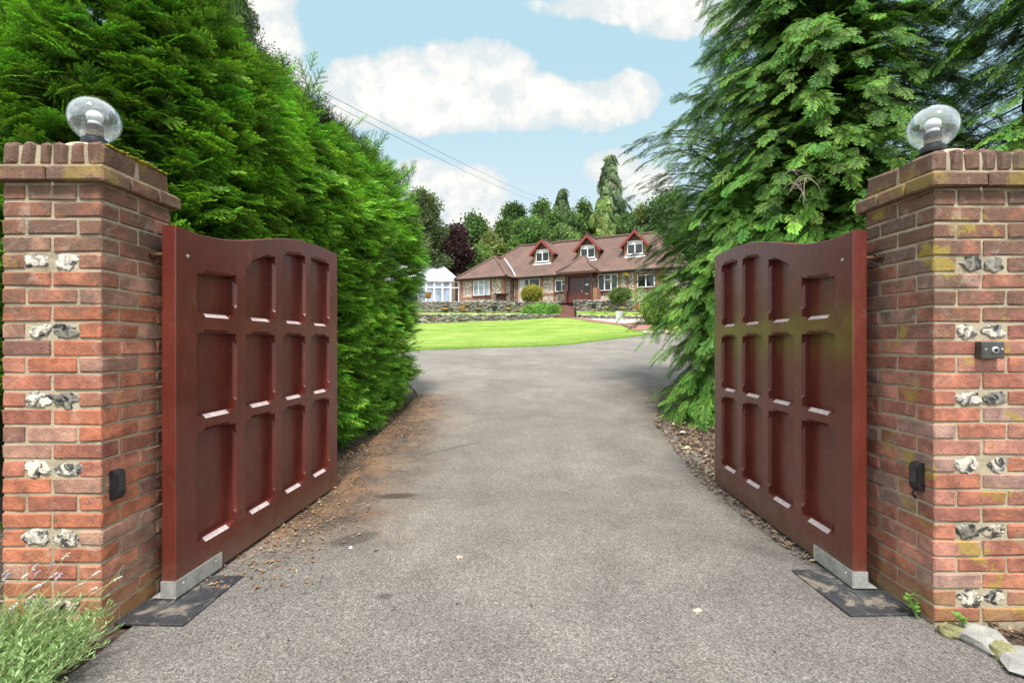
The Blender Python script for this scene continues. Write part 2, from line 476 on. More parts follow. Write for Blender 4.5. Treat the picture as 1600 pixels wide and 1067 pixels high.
def make_soil():
    m, t, b, co = new_mat('soil_and_leaf_mould')
    n1 = t.noise(co, 3, 5, .65); n2 = t.noise(co, 45, 4, .7); v = t.node('ShaderNodeTexVoronoi', None, Vector=co, Scale=38.0)
    s = t.n.new('ShaderNodeSeparateColor'); t.l.new(v.outputs['Color'], s.inputs[0])
    c = t.ramp(s.outputs[0], [(0, (.03, .02, .014)), (.5, (.085, .055, .035)), (.85, (.15, .095, .06)), (1, (.25, .18, .12))])
    c = t.mix(t.smooth(n1, .3, .7), c, (.055, .036, .024))
    t.put(b, 'Base Color', c); t.put(b, 'Roughness', .95)
    bump(t, b, t.math('ADD', n2, v.outputs['Distance']), 1, .02)
    return m
MAT['soil'] = make_soil()

def make_lawn():
    m, t, b, co = new_mat('mown_lawn')
    n1 = t.noise(co, .45, 5, .6, .4); n2 = t.noise(co, 5, 4, .7)
    mp = t.node('ShaderNodeMapping', None, Vector=co); mp.inputs['Scale'].default_value = (.35, 3.2, 1); mp.inputs['Rotation'].default_value = (0, 0, R(-14))
    n3 = t.noise(mp.outputs[0], 1.1, 4, .65)
    v = t.noise(co, 55, 3, .8)
    f = t.math('ADD', t.math('MULTIPLY', n3, .8), t.math('MULTIPLY', n1, .2))
    c = t.ramp(f, [(.40, (.125, .24, .03)), (.5, (.22, .335, .055)), (.60, (.34, .41, .115))])
    c = t.mix(t.math('MULTIPLY', t.smooth(n2, .45, .75), .45), c, (.13, .23, .03))
    c = t.mix(1, c, t.ramp(v, [(.3, (.72, .75, .7)), (.7, (1.15, 1.12, 1.1))]), 'MULTIPLY')
    t.put(b, 'Base Color', c); t.put(b, 'Roughness', .8); t.put(b, 'Specular IOR Level', .2)
    bump(t, b, t.math('ADD', v, n2), .8, .05)
    return m
MAT['lawn'] = make_lawn()

def make_gravel(name, cols, scale):
    m, t, b, co = new_mat(name)
    v = t.node('ShaderNodeTexVoronoi', None, Vector=co, Scale=scale)
    s = t.n.new('ShaderNodeSeparateColor'); t.l.new(v.outputs['Color'], s.inputs[0])
    c = t.ramp(s.outputs[0], cols)
    e = t.smooth(v.outputs['Distance'], .75, .4)
    c = t.mix(1, c, t.mix(e, (.35, .33, .3), (1, 1, 1)), 'MULTIPLY')
    t.put(b, 'Base Color', c); t.put(b, 'Roughness', .85)
    bump(t, b, t.math('MULTIPLY', v.outputs['Distance'], -1), .8, .03)
    return m
MAT['gravel'] = make_gravel('pale_gravel', [(0, (.2, .18, .16)), (.3, (.5, .47, .43)), (1, (.78, .75, .70))], 7.0)
MAT['flint_wall'] = make_gravel('flint_facade', [(0, (.09, .075, .065)), (.12, (.28, .22, .16)), (.28, (.54, .47, .36)), (.7, (.68, .63, .54)), (1, (.80, .76, .68))], 13)

def make_house_brick():
    m, t, b, co = new_mat('red_house_brick')
    br = t.node('ShaderNodeTexBrick', None, Vector=co, Scale=1.0)
    n1 = t.noise(co, 3.5, 4, .65); n2 = t.noise(co, 14, 3, .6)
    c = t.ramp(n2, [(.3, (.17, .080, .05)), (.5, (.28, .125, .075)), (.72, (.38, .20, .13))])
    z = t.n.new('ShaderNodeSeparateXYZ'); t.l.new(co, z.inputs[0])
    w = t.math('FRACT', t.math('MULTIPLY', z.outputs[2], 1 / .075))
    c = t.mix(t.math('MULTIPLY', t.smooth(w, .82, .95), .5), c, (.45, .38, .28))
    t.n.remove(br)
    t.put(b, 'Base Color', c); t.put(b, 'Roughness', .9)
    return m
MAT['house_brick'] = make_house_brick()

def make_tiles():
    m, t, b, co = new_mat('clay_roof_tiles')
    n1 = t.noise(co, .8, 5, .65, .4); n2 = t.noise(co, 6.5, 4, .75); n3 = t.noise(co, 22, 2, .6)
    c = t.ramp(t.math('ADD', t.math('MULTIPLY', n1, .55), t.math('MULTIPLY', n2, .45)),
               [(.33, (.080, .054, .046)), (.46, (.135, .084, .070)), (.60, (.185, .105, .085)), (.74, (.25, .175, .14))])
    c = t.mix(1, c, t.ramp(n3, [(.3, (.55, .55, .56)), (.7, (1.35, 1.3, 1.26))]), 'MULTIPLY')
    z = t.n.new('ShaderNodeSeparateXYZ'); t.l.new(co, z.inputs[0])
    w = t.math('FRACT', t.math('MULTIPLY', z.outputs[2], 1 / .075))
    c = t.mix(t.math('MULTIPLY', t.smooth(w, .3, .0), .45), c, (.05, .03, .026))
    li = t.math('MULTIPLY', t.smooth(t.noise(co, 1.6, 5, .75, .5), .60, .72), .4)
    c = t.mix(li, c, (.27, .24, .16))
    t.put(b, 'Base Color', c); t.put(b, 'Roughness', .85)
    bump(t, b, t.math('ADD', w, n3), .7, .03)
    return m
MAT['tiles'] = make_tiles()

def make_leaf(name, rough=.5, trans=.2, spec=.25, bright=1.0):
    m, t, b, co = new_mat(name)
    c = attr(t)
    t.put(b, 'Base Color', c); t.put(b, 'Roughness', rough); t.put(b, 'Specular IOR Level', spec)
    tr = t.node('ShaderNodeBsdfTranslucent', None, Color=t.mix(1, c, (1.25, 1.35, .7), 'MULTIPLY'))
    mx = t.node('ShaderNodeMixShader', None, i0=trans, i1=b.outputs[0], i2=tr.outputs[0])
    t.l.new(mx.outputs[0], t.out.inputs[0])
    return m
MAT['yew'] = make_leaf('yew_needles', .45, .16, .3)
MAT['cypress'] = make_leaf('cypress_scales', .5, .16, .2)
MAT['leaf'] = make_leaf('broad_leaves', .5, .35, .35)
MAT['litter'] = simple('fallen_leaf_bits', (1, 1, 1), .9, 0, .2, 30, 0, use_attr=True)
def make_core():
    m, t, b, co = new_mat('shade_core')  # near-black colour stands in for shade deep in the foliage
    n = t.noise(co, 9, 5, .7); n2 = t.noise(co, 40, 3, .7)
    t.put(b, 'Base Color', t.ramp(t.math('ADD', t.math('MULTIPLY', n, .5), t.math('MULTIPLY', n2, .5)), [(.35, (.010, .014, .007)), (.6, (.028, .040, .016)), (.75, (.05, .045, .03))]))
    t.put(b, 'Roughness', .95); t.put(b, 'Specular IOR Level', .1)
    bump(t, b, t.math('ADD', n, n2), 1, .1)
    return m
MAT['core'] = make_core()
# ------------------------------------------------------------------ ground sheets
def sheet(name, xs, ys, zf, mat):
    mb = MB()
    vs = [(x, y, zf(x, y)) for y in ys for x in xs]
    n = len(xs)
    fs = [(j * n + i, j * n + i + 1, (j + 1) * n + i + 1, (j + 1) * n + i) for j in range(len(ys) - 1) for i in range(n - 1)]
    mb.add(vs, fs)
    return mb.build(name, mat, smooth=True, recalc=False)
xs = [-400, -200, -100, -60] + list(np.arange(-40, 40.1, 1.0)) + [60, 100, 200, 400]
ys = [-60, -30, -15, -8, -4] + list(np.arange(-2, 60, .75)) + [65, 72, 80, 100, 130, 200, 400]
structure(sheet('ground', xs, ys, lambda x, y: terr(x, y) - .02, MAT['soil']), 'bare brown soil under the hedge and trees')

def strip(name, rows, mat, dz, nx=24):
    """rows: (y, x_left, x_right) - a sheet that follows the ground dz above it"""
    mb = MB(); vs = []
    for (y, a, b) in rows:
        for i in range(nx + 1):
            x = a + (b - a) * i / nx
            vs.append((x, y, terr(x, y) + dz))
    n = nx + 1
    fs = [(j * n + i, j * n + i + 1, (j + 1) * n + i + 1, (j + 1) * n + i) for j in range(len(rows) - 1) for i in range(nx)]
    mb.add(vs, fs)
    return mb.build(name, mat, smooth=True, recalc=False)

lawn_px = [(640, 549), (670, 546.5), (720, 545.5), (760, 544), (800, 543), (850, 541.5), (890, 538.5), (928, 534.2), (974, 529), (1009, 523.5), (1022, 519.5)]
lawn_edge = [gp(*p) for p in lawn_px]
lawn_edge = [Vector((-22, lawn_edge[0].y - 1.2, 0)), Vector((-9, lawn_edge[0].y - .4, 0))] + lawn_edge
def lawn_y(x):
    return float(np.interp(x, [p.x for p in lawn_edge], [p.y for p in lawn_edge]))
# driveway: from the road up between the hedge and the trees, then round the foot of the lawn
L_ = [(-8, -5), (0.2, -2.6), (1.5, -1.84), (2.2, -1.76), (2.7, -1.80), (4.5, -1.74), (9, -1.72), (10.5, -2.3), (12.5, -5), (15, -9), (17, -14), (20, -20)]
R_ = [(-8, 5), (0.2, 3.2), (1.6, 2.25), (2.2, 2.05), (2.7, 1.98), (4.5, 1.98), (7, 2.25), (9, 2.95), (10.5, 3.7), (12, 4.6), (16, 6.6), (20, 8.4), (24, 10), (29, 15), (32, 18)]
rows = []
for y in list(np.arange(-8, 33, .4)):
    a = float(np.interp(y, [p[0] for p in L_], [p[1] for p in L_])); b = float(np.interp(y, [p[0] for p in R_], [p[1] for p in R_]))
    wob = .05 * mnoise.noise(Vector((y * 1.7, 3, 0))) + .03 * mnoise.noise(Vector((y * 6, 5, 0)))
    rows.append((y, a + wob, b + .07 * mnoise.noise(Vector((y * 1.9, 9, 0))) + .03 * mnoise.noise(Vector((y * 7, 2, 0)))))
structure(strip('driveway', rows, MAT['asphalt'], .004, 40), 'worn grey asphalt driveway rising between the gates')

# lawn: from its kerbless edge up to the lower stone wall
mb = MB(); vs = []; xs_ = list(np.arange(-22, 12.3, .4)); nt = 40
for x in xs_:
    y0 = lawn_y(x) + .05 * mnoise.noise(Vector((x * 2.3, 0, 4))); y1 = max(y0 + .4, 36.5 if x < 2.2 else 36.5 - (x - 2.2) * .62)
    for j in range(nt + 1):
        y = y0 + (y1 - y0) * (j / nt) ** 1.3
        vs.append((x, y, terr(x, y) + (.03 if j else -.01)))
n = nt + 1
mb.add(vs, [(i * n + j, (i + 1) * n + j, (i + 1) * n + j + 1, i * n + j + 1) for i in range(len(xs_) - 1) for j in range(nt)])
structure(mb.build('lawn', MAT['lawn'], smooth=True, recalc=False), 'bright green mown lawn sloping up to the low stone wall')

# short ragged blades standing along the lawn's edge and across its near part
gv = []; gf = []; gc = []
for k in range(15000):
    x = random.uniform(-5.5, 9.5); y = lawn_y(x) + abs(random.gauss(0, 1.6)) * (1 if k % 3 else .06) - .03
    z = terr(x, y) + .02; h = random.uniform(.025, .06); a = random.uniform(0, 6.28); w = .012
    o = len(gv); col = random.choice([(.16, .31, .04), (.25, .40, .07), (.36, .46, .12), (.12, .24, .03)])
    gv += [(x - w * math.cos(a), y - w * math.sin(a), z), (x + w * math.cos(a), y + w * math.sin(a), z), (x + random.uniform(-.03, .03), y + random.uniform(-.03, .03), z + h)]; gc += [col] * 3; gf.append((o, o + 1, o + 2))
tag(np_mesh('grass', np.array(gv), np.array(gf), np.array(gc), MAT['leaf']), 'short grass blades fringing the near edge of the lawn', 'grass', None, 'stuff')

# ------------------------------------------------------------------ brick gate pillars
CH = .0783
def brick_colour(side):
    t = random.random()
    if t < .42: c = (.36, .138, .082)
    elif t < .60: c = (.31, .125, .085)
    elif t < .80: c = (.40, .18, .12)
    elif t < .95: c = (.34, .20, .15)
    else: c = (.19, .10, .08)
    if side == 'r': c = (c[0] * .92, c[1] * 1.0, c[2] * 1.15)
    k = random.uniform(.85, 1.14)
    return tuple(x * k for x in c)
def make_pillar(side, x0, y0, label):
    W = .45
    root = thing('brick_gate_pillar', label, 'gate pillar', (x0 + W / 2, y0 + W / 2, 0), 'brick pillars either side of the drive')
    bm_ = MB(); mo = MB(); g = .011; h = CH - g; b2 = (W - g) / 2; hd = .1025
    flints = []
    for i in range(26):
        z0 = .022 + i * CH; z1 = z0 + h
        def put(ax, ay, bx, by):
            j = .0025
            bm_.box((x0 + ax, y0 + ay, z0 + random.uniform(-.002, .002)), (x0 + bx, y0 + by, z1 + random.uniform(-.002, .002)), col=brick_colour(side), ch=.0055, jit=.0026)
        A = (i % 2 == 0)
        def seg(swap):
            # courses alternate: two stretchers in front, then header-stretcher-header
            S = lambda ax, ay, bx, by: put(ay, ax, by, bx) if swap else put(ax, ay, bx, by)
            S(0, 0, b2, hd); S(b2 + g, 0, W, hd)
            S(0, W - hd, b2, W); S(b2 + g, W - hd, W, W)
            m0, m1 = hd + g, W - hd - g
            if swap and i % 4 == 1 and i < 25: flints.append(z0 + h / 2)
            else: S(0, m0, hd, m1)
            S(W - hd, m0, W, m1)
        seg(not A)
    mo.box((x0 + .006, y0 + .006, -.15), (x0 + W - .006, y0 + W - .006, .022 + 26 * CH + .006))
    bm_.build('brickwork', MAT['brick_' + side], root)
    mo.build('mortar', MAT['mortar'], root)
    # oversailing course and brick-on-edge coping
    cp = MB(); zc = .022 + 26 * CH; o = .034
    for k in range(2):
        a = (x0 - o + k * (W / 2 + o) + (.004 if k else 0)); b = a + W / 2 + o - .004
        for (ya, yb) in ((y0 - o, y0 + .13), (y0 + W - .13, y0 + W + o)):
            cp.box((a, ya, zc), (b, yb, zc + .066), col=brick_colour(side), ch=.007, jit=.002)
    for (xa, xb) in ((x0 - o, x0 + .13), (x0 + W - .13, x0 + W + o)):
        cp.box((xa, y0 + .138, zc), (xb, y0 + W - .138, zc + .066), col=brick_colour(side), ch=.007, jit=.002)
    n = 6; w = W / n
    for k in range(n):
        for row in (0, 1):
            ya = y0 + row * (W / 2 + .004); yb = ya + W / 2 - .006
            cp.box((x0 + k * w + .004, ya, zc + .078), (x0 + (k + 1) * w - .005, yb, zc + .186 + random.uniform(-.007, .003)), col=tuple(c * random.uniform(.42, .75) * m_ for c, m_ in zip(brick_colour(side), (.9, 1.1, 1.15))), ch=.014, jit=.006)
    cp.build('coping', MAT['coping'], root)
    cm = MB(); cm.box((x0 + .012, y0 + .012, zc), (x0 + W - .012, y0 + W - .012, zc + .172))
    cm.prism([(x0 - o + .012, y0 - o + .012, zc + .062), (x0 + W + o - .012, y0 - o + .012, zc + .062), (x0 + W + o - .012, y0 + W + o - .012, zc + .062), (x0 - o + .012, y0 + W + o - .012, zc + .062)], (0, 0, .012))
    fz = zc + .172
    cm.lathe([(.205, .0), (.15, .04), (.10, .078), (.085, .084), (.0001, .085)], (x0 + W / 2, y0 + W / 2, fz - .015), 16)
    cm.build('coping_mortar', MAT['mortar'], root)
    # pairs of knapped flints let into every fourth course
    for q, zf in enumerate(flints):
        for s in (0, 1):
            fx = x0 + W * (.36 + .28 * s) + random.uniform(-.012, .012)
            f = MB(); tone = random.choice([(1.1, 1.1, 1.1), (1.35, 1.33, 1.3), (.45, .44, .43), (1.0, .93, .82), (1.25, 1.22, 1.16)])
            f.blob((fx, y0 + .018, zf + random.uniform(-.004, .004)), (random.uniform(.050, .066), .036, random.uniform(.030, .040)), seed=q * 5 + s * 3 + (50 if side == 'r' else 0), rough=.55, sub=3, col=tone)
            tl = random.uniform(-.12, .12); t2 = random.uniform(-.12, .12)   # knapped: broken to a flat face in the plane of the wall
            f.v = [(v[0], max(v[1], y0 - .001 + tl * (v[0] - fx) + t2 * (v[2] - zf)), v[2]) for v in f.v]
            f.build('flint', MAT['flint'], root)
    return root
PL = (-2.311, 2.203); PR = (1.982, 2.282)
pil_l = make_pillar('l', *PL, 'tall brick gate pillar with orange and sooty bricks beside the lavender')
pil_r = make_pillar('r', *PR, 'tall brick gate pillar spotted with yellow lichen, carrying the bell push')

# moss on the left coping
mb = MB()
for k in range(60):
    u = random.random()
    mb.blob((PL[0] + .45 - .004 + random.uniform(-.03, .004), PL[1] + .03 + u * .4, 2.244 + random.uniform(-.004, .003)), (random.uniform(.008, .02), random.uniform(.01, .03), .006), seed=k, rough=.4, sub=1, col=(.26, .24, .02))
mb.build('moss', simple('yellow_moss', (1, 1, 1), 1, 0, .4, 60, .5, .004, use_attr=True), pil_l)

# ------------------------------------------------------------------ globe lamps
def globe_lamp(x, y, z, label):
    root = thing('globe_lamp', label, 'lamp', (x, y, z), 'glass globe lamps on the gate pillars')
    b = MB(); b.lathe([(.056, 0), (.056, .012), (.052, .030), (.050, .032)], (x, y, z), 28); b.lathe([(.036, .032), (.036, .098), (.031, .101)], (x, y, z), 24)
    b.build('base', MAT['dark_metal'], root)
    s = MB(); s.lathe([(.026, .101), (.028, .106), (.028, .116), (.024, .120)], (x, y, z), 24)
    s.lathe([(.024, .120), (.032, .127), (.035, .142), (.032, .156), (.022, .168), (.010, .173), (.0001, .174)], (x, y, z), 28)
    s.build('bulb', MAT['white_plastic'], root, smooth=True)
    g = MB(); r = .109; cz = .128
    prof = []
    for k in range(25):
        t = -1.0 + k / 24 * (math.pi / 2 + 1.0)
        prof.append((max(r * math.cos(t), .0001), cz + r * math.sin(t)))
    g.lathe(prof[:], (x, y, z), 48); 
    o = g.build('globe', MAT['globe'], root, smooth=True)
    # drop the closing disc so that the globe is an open shell on its base
    bm = bmesh.new(); bm.from_mesh(o.data)
    bmesh.ops.delete(bm, geom=[f for f in bm.faces if len(f.verts) > 4], context='FACES'); bm.to_mesh(o.data); bm.free()
    return root
ZT = .022 + 26 * CH + .186
globe_lamp(PL[0] + .25, PL[1] + .2, ZT + .058, 'clear globe lamp on top of the pillar beside the yew hedge')
globe_lamp(PR[0] + .165, PR[1] + .2, ZT + .055, 'clear globe lamp on top of the pillar with the bell push')

# ------------------------------------------------------------------ timber gates
CT = [0, .156, .396, .57, .764, .986, 1.24, 1.53, 1.74, 1.96]
CZ = [1.905, 1.890, 1.912, 1.945, 1.995, 2.048, 2.094, 2.112, 2.115, 2.112]
IT = [0.1, .156, .45, .59, .72, .85, 1.11, 1.455, 1.74, 1.9]
IZ = [1.680, 1.680, 1.700, 1.775, 1.840, 1.888, 1.960, 1.998, 1.998, 1.978]
def top_curve(t):
    return (float(np.interp(t - .05, CT, CZ)) + float(np.interp(t, CT, CZ)) + float(np.interp(t + .05, CT, CZ))) / 3
def in_curve(t):
    return (float(np.interp(t - .04, IT, IZ)) + float(np.interp(t, IT, IZ)) + float(np.interp(t + .04, IT, IZ))) / 3
def make_gate(p0, direction, sgn, matn, label):
    """p0: foot of the hinge end on the drive side; direction along the leaf; sgn: -1 thickness to the left, +1 to the right"""
    d = Vector((direction[0], direction[1], 0)).normalized(); nrm = Vector((d.y, -d.x, 0)) * (1 if sgn > 0 else -1)
    if nrm.x * sgn < 0: nrm = -nrm
    p0 = Vector(p0)
    W = lambda t, z, dep: p0 + d * t + nrm * dep + Vector((0, 0, z))
    root = thing('timber_gate', label, 'gate', p0, 'red-brown timber gates standing open')
    L = 1.957; T = .072; c = .021; s0 = .045; DC = .022; DP = .056
    ops = []
    for k in range(4):
        a = .156 + .433 * k; b = a + .334
        for (z0, z1) in ((.216, .812), (.903, 1.356), (1.466, None)):
            ops.append((a, b, z0, z1))
    bm = bmesh.new()
    def loop_pts(a, b, z0, z1):
        fr = []; bk = []
        def edge(P, Q, out, f=None):
            # from P to Q (2-D); notch displaced by out
            Lh = math.hypot(Q[0] - P[0], Q[1] - P[1]); u = ((Q[0] - P[0]) / Lh, (Q[1] - P[1]) / Lh)
            q = [0, s0, s0 + c] + ([s0 + c + (Lh - 2 * s0 - 2 * c) * i / 7 for i in range(1, 7)] if f else []) + [Lh - s0 - c, Lh - s0]
            cw = c if out[1] else c * .45            # the side arrises are only lightly chamfered
            for i, x in enumerate(q):
                base = [P[0] + u[0] * x, P[1] + u[1] * x]
                if f: base[1] = f(base[0])
                k = cw if (2 <= i <= len(q) - 2) else 0
                bk.append(tuple(base)); fr.append((base[0] + out[0] * k, base[1] + out[1] * k))
        if z1 is None: za, zb = in_curve(a), in_curve(b)
        else: za = zb = z1
        edge((a, z0), (b, z0), (0, -1)); edge((b, z0), (b, zb), (1, 0))
        edge((b, zb), (a, za), (0, 1), in_curve if z1 is None else None); edge((a, za), (a, z0), (-1, 0))
        return fr, bk
    outline = [(0, 0), (L, 0)]
    nn = 40
    outline += [(L - L * i / nn, top_curve(L - L * i / nn)) for i in range(nn + 1)]
    def mk(pts, dep): return [bm.verts.new(W(t, z, dep)) for (t, z) in pts]
    def ring(v): return [bm.edges.new((v[i], v[(i + 1) % len(v)])) for i in range(len(v))]
    def bridge(v1, v2):
        for i in range(len(v1)):
            j = (i + 1) % len(v1)
            try: bm.faces.new((v1[i], v1[j], v2[j], v2[i]))
            except ValueError: pass
    e = 0.0035
    # the arris of the outline is slightly rounded
    out_in = []
    for (t, z) in outline:
        out_in.append((min(max(t, e), L - e), max(z - e, e) if z > .01 else e))
    vo = mk(out_in, 0); edges = ring(vo)
    vo1 = mk(outline, e); vb = mk(outline, T)
    bridge(vo, vo1); bridge(vo1, vb)
    holes = []; worn = []  # worn: chamfer faces that take the painted highlight
    for op in ops:
        fr, bk = loop_pts(*op)
        vf = mk(fr, 0); edges += ring(vf); v1 = mk(bk, DC); v2 = mk(bk, DP + .004)
        bridge(vf, v1); bridge(v1, v2); holes.append(bk); worn.append((vf[2], vf[3], v1[3], v1[2]))  # worn: upper chamfers to be coloured as sky highlight
    bmesh.ops.triangle_fill(bm, use_beauty=True, use_dissolve=False, edges=edges, normal=-nrm)
    bm.faces.new(vb)
    bmesh.ops.recalc_face_normals(bm, faces=bm.faces)
    wset = [set(q) for q in worn]            # upward-facing chamfers, coloured pale to stand for the sky's highlight
    for f in bm.faces:
        if len(f.verts) == 4 and set(f.verts) in wset: f.material_index = 1
    for v in bm.verts: v.co -= p0
    me = bpy.data.meshes.new('frame'); bm.to_mesh(me); bm.free(); me.materials.append(MAT[matn]); me.materials.append(MAT['chamfer_highlight'])
    o = bpy.data.objects.new('frame', me); COL.objects.link(o); o.parent = root
    for (a, b, z0, z1) in ops:
        m = MB(); zt = z1 if z1 else max(in_curve(a), in_curve(b)) + .01
        m.prism([W(a - .012, z0 - .012, DP), W(b + .012, z0 - .012, DP), W(b + .012, zt + .012, DP), W(a - .012, zt + .012, DP)], nrm * .012)
        m.build('panel', MAT[matn], root)
    # galvanised shoe on the hinge corner
    m = MB(); th = .005
    def bx(t0, t1, z0, z1, d0, d1):
        m.box((0, 0, 0), (1, 1, 1), xf=lambda q: W(t0 + (t1 - t0) * q.x, z0 + (z1 - z0) * q.y, d0 + (d1 - d0) * q.z))
    bx(-th, .353, .0, .082, -th - .001, -.001); bx(-th - .001, -.001, .0, .0815, .0, T + .004); bx(-.006, .352, -.006, -.001, -.0055, T + .05)
    sh = m.build('shoe', MAT['galv'], root)
    for (t, z) in ((.05, .05), (.30, .05)):
        q = MB(); q.tube([W(t, z, -.006), W(t, z, -.010)], .006, 10); q.build('screw', MAT['galv'], sh)
    q = MB(); q.tube([W(.045, -.008, .035), W(.045, -.028, .035)], [.02, .024], 14); q.build('pivot', MAT['grey_metal'], root)
    # top hinge: threaded eye bolt into the pillar
    q = MB(); q.tube([W(.012, 1.755, T - .01), W(.012, 1.755, T + .085)], .011, 12)
    q.tube([W(.012, 1.755, T + .048), W(.012, 1.755, T + .062)], .021, 6); q.tube([W(.012, 1.755, T + .066), W(.012, 1.755, T + .078)], .021, 6)
    q.build('hinge', MAT['rust'], root)
    q = MB(); q.tube([W(.085, 1.76, -.004), W(.085, 1.76, .004)], .009, 12); q.build('bolt_head', MAT['galv'], root)
    return root
gate_l = make_gate((-1.722, 2.49, .03), (.0645, .998), -1, 'paint_l', 'red-brown panelled timber gate opened back against the yew hedge')
gate_r = make_gate((1.822, 2.60, .03), (.0382, .999), 1, 'paint_r', 'red-brown panelled timber gate with greenish tinge beside the cypress')

# ------------------------------------------------------------------ plates on the ground
def plate(x0, x1, y0, y1, rot, label):
    c = Vector(((x0 + x1) / 2, (y0 + y1) / 2, 0)); w, l = (x1 - x0) / 2, (y1 - y0) / 2
    root = thing('motor_cover_plate', label, 'cover plate', c, 'plates on the ground under the gate hinges')
    xf = lambda p: c + Matrix.Rotation(rot, 3, 'Z') @ p
    m = MB(); m.box((-w, -l, .004), (w, l, .016), xf=xf, ch=.002); m.build('plate', MAT['plate'], root)
    s = MB(); s.box((-w + .015, -l * .15, .0155), (w - .01, -l * .15 + .006, .0185), xf=xf); s.build('weld_seam', MAT['plate'], root)
    return root
plate(-1.885, -1.53, 2.28, 2.76, -.03, 'worn black plate under the hinge of the gate by the lavender')
plate(1.63, 1.975, 2.36, 2.83, .03, 'worn black plate under the hinge of the gate by the kerb stones')

# ------------------------------------------------------------------ fittings on the pillars
def sensor(x, y, z, nx, label, open_):
    root = thing('gate_sensor', label, 'sensor', (x, y, z), 'black safety sensors on the pillars')
    m = MB()
    prof = [(-.068, .0), (-.068, .020), (-.05, .034), (.05, .034), (.066, .022), (.068, 0)]
    m.prism([(x, y - .026, z + a) for a, b in prof][:1] + [(x + nx * b, y - .026, z + a) for a, b in prof[1:]], (0, .052, 0))
    m.build('housing', MAT['black_plastic'], root)
    l = MB(); l.box((x + nx * .0335, y - .018, z - .03), (x + nx * .0375, y + .018, z + .046), ch=.001)
    l.build('lens', MAT['pane'], root)
    if open_:
        t = MB(); t.tube([(x + nx * .02, y + .01, z - .066), (x + nx * .03, y + .012, z - .085), (x + nx * .012, y + .014, z - .11)], .006, 8)
        t.build('cable_tail', MAT['black_plastic'], root)
    return root
sensor(PL[0] + .45, 2.274, .672, 1, 'small black rounded sensor on the side of the sooty pillar by the lavender', False)
sensor(PR[0], 2.361, .685, -1, 'small black broken sensor with loose cable on the lichened pillar', True)

bell = thing('bell_push', 'dark metal bell push box on the front of the lichened pillar', 'bell push', (2.228, PR[1], 1.30))
m = MB(); m.box((2.172, PR[1] - .036, 1.258), (2.277, PR[1] + .004, 1.338), ch=.004); m.build('box', MAT['grey_metal'], bell)
m = MB(); m.lathe([(.016, 0), (.016, .004), (.013, .006)], (2.230, PR[1] - .036, 1.298), 20, axis=(0, -1, 0)); m.build('button_ring', MAT['galv'], bell)
m = MB(); m.lathe([(.008, .004), (.008, .010), (.004, .012), (.0001, .0122)], (2.230, PR[1] - .036, 1.298), 16, axis=(0, -1, 0)); m.build('button', MAT['black_plastic'], bell)
for dx in (-.038, .038):
    m = MB(); m.lathe([(.005, 0), (.005, .002), (.0001, .003)], (2.225 + dx, PR[1] - .036, 1.302), 10, axis=(0, -1, 0)); m.build('screw', MAT['galv'], bell)

# ------------------------------------------------------------------ kerb stones by the right pillar
ks = [((2.005, 2.215, .018), (.07, .055, .04), 'mossy_stone', 'small mossy kerb stone touching the corner of the lichened pillar'),
      ((2.085, 2.150, .02), (.085, .105, .05), 'white_stone', 'long pale kerb stone nearer the lichened pillar, between two mossy ones'),
      ((2.075, 2.055, .02), (.055, .05, .05), 'mossy_stone', 'round mossy kerb stone wedged between the two pale ones'),
      ((2.125, 1.985, .022), (.095, .085, .05), 'white_stone', 'broad pale kerb stone farthest from the pillar, at the driveway edge'),
      ((2.145, 1.89, .018), (.06, .05, .045), 'mossy_stone', 'mossy kerb stone beyond the broad pale one, at the picture corner')]
for i, (c, r, mt, lab) in enumerate(ks):
    m = MB(); m.blob(c, (r[0] * (1.12 if mt[0] == 'w' else .8), r[1] * (1.12 if mt[0] == 'w' else .8), r[2]), seed=i + 3, rough=.42, sub=2 if mt[0] == 'w' else 3, freq=1.1)
    for k, v in enumerate(m.v):
        m.v[k] = (v[0], v[1], min(v[2], c[2] + r[2] * .75 + .10 * (v[0] - c[0]) + .007 * mnoise.noise(Vector(v) * 26)))
    tag(m.build('kerb_stone', MAT[mt], smooth=False), lab, 'stone', 'stones edging the drive')
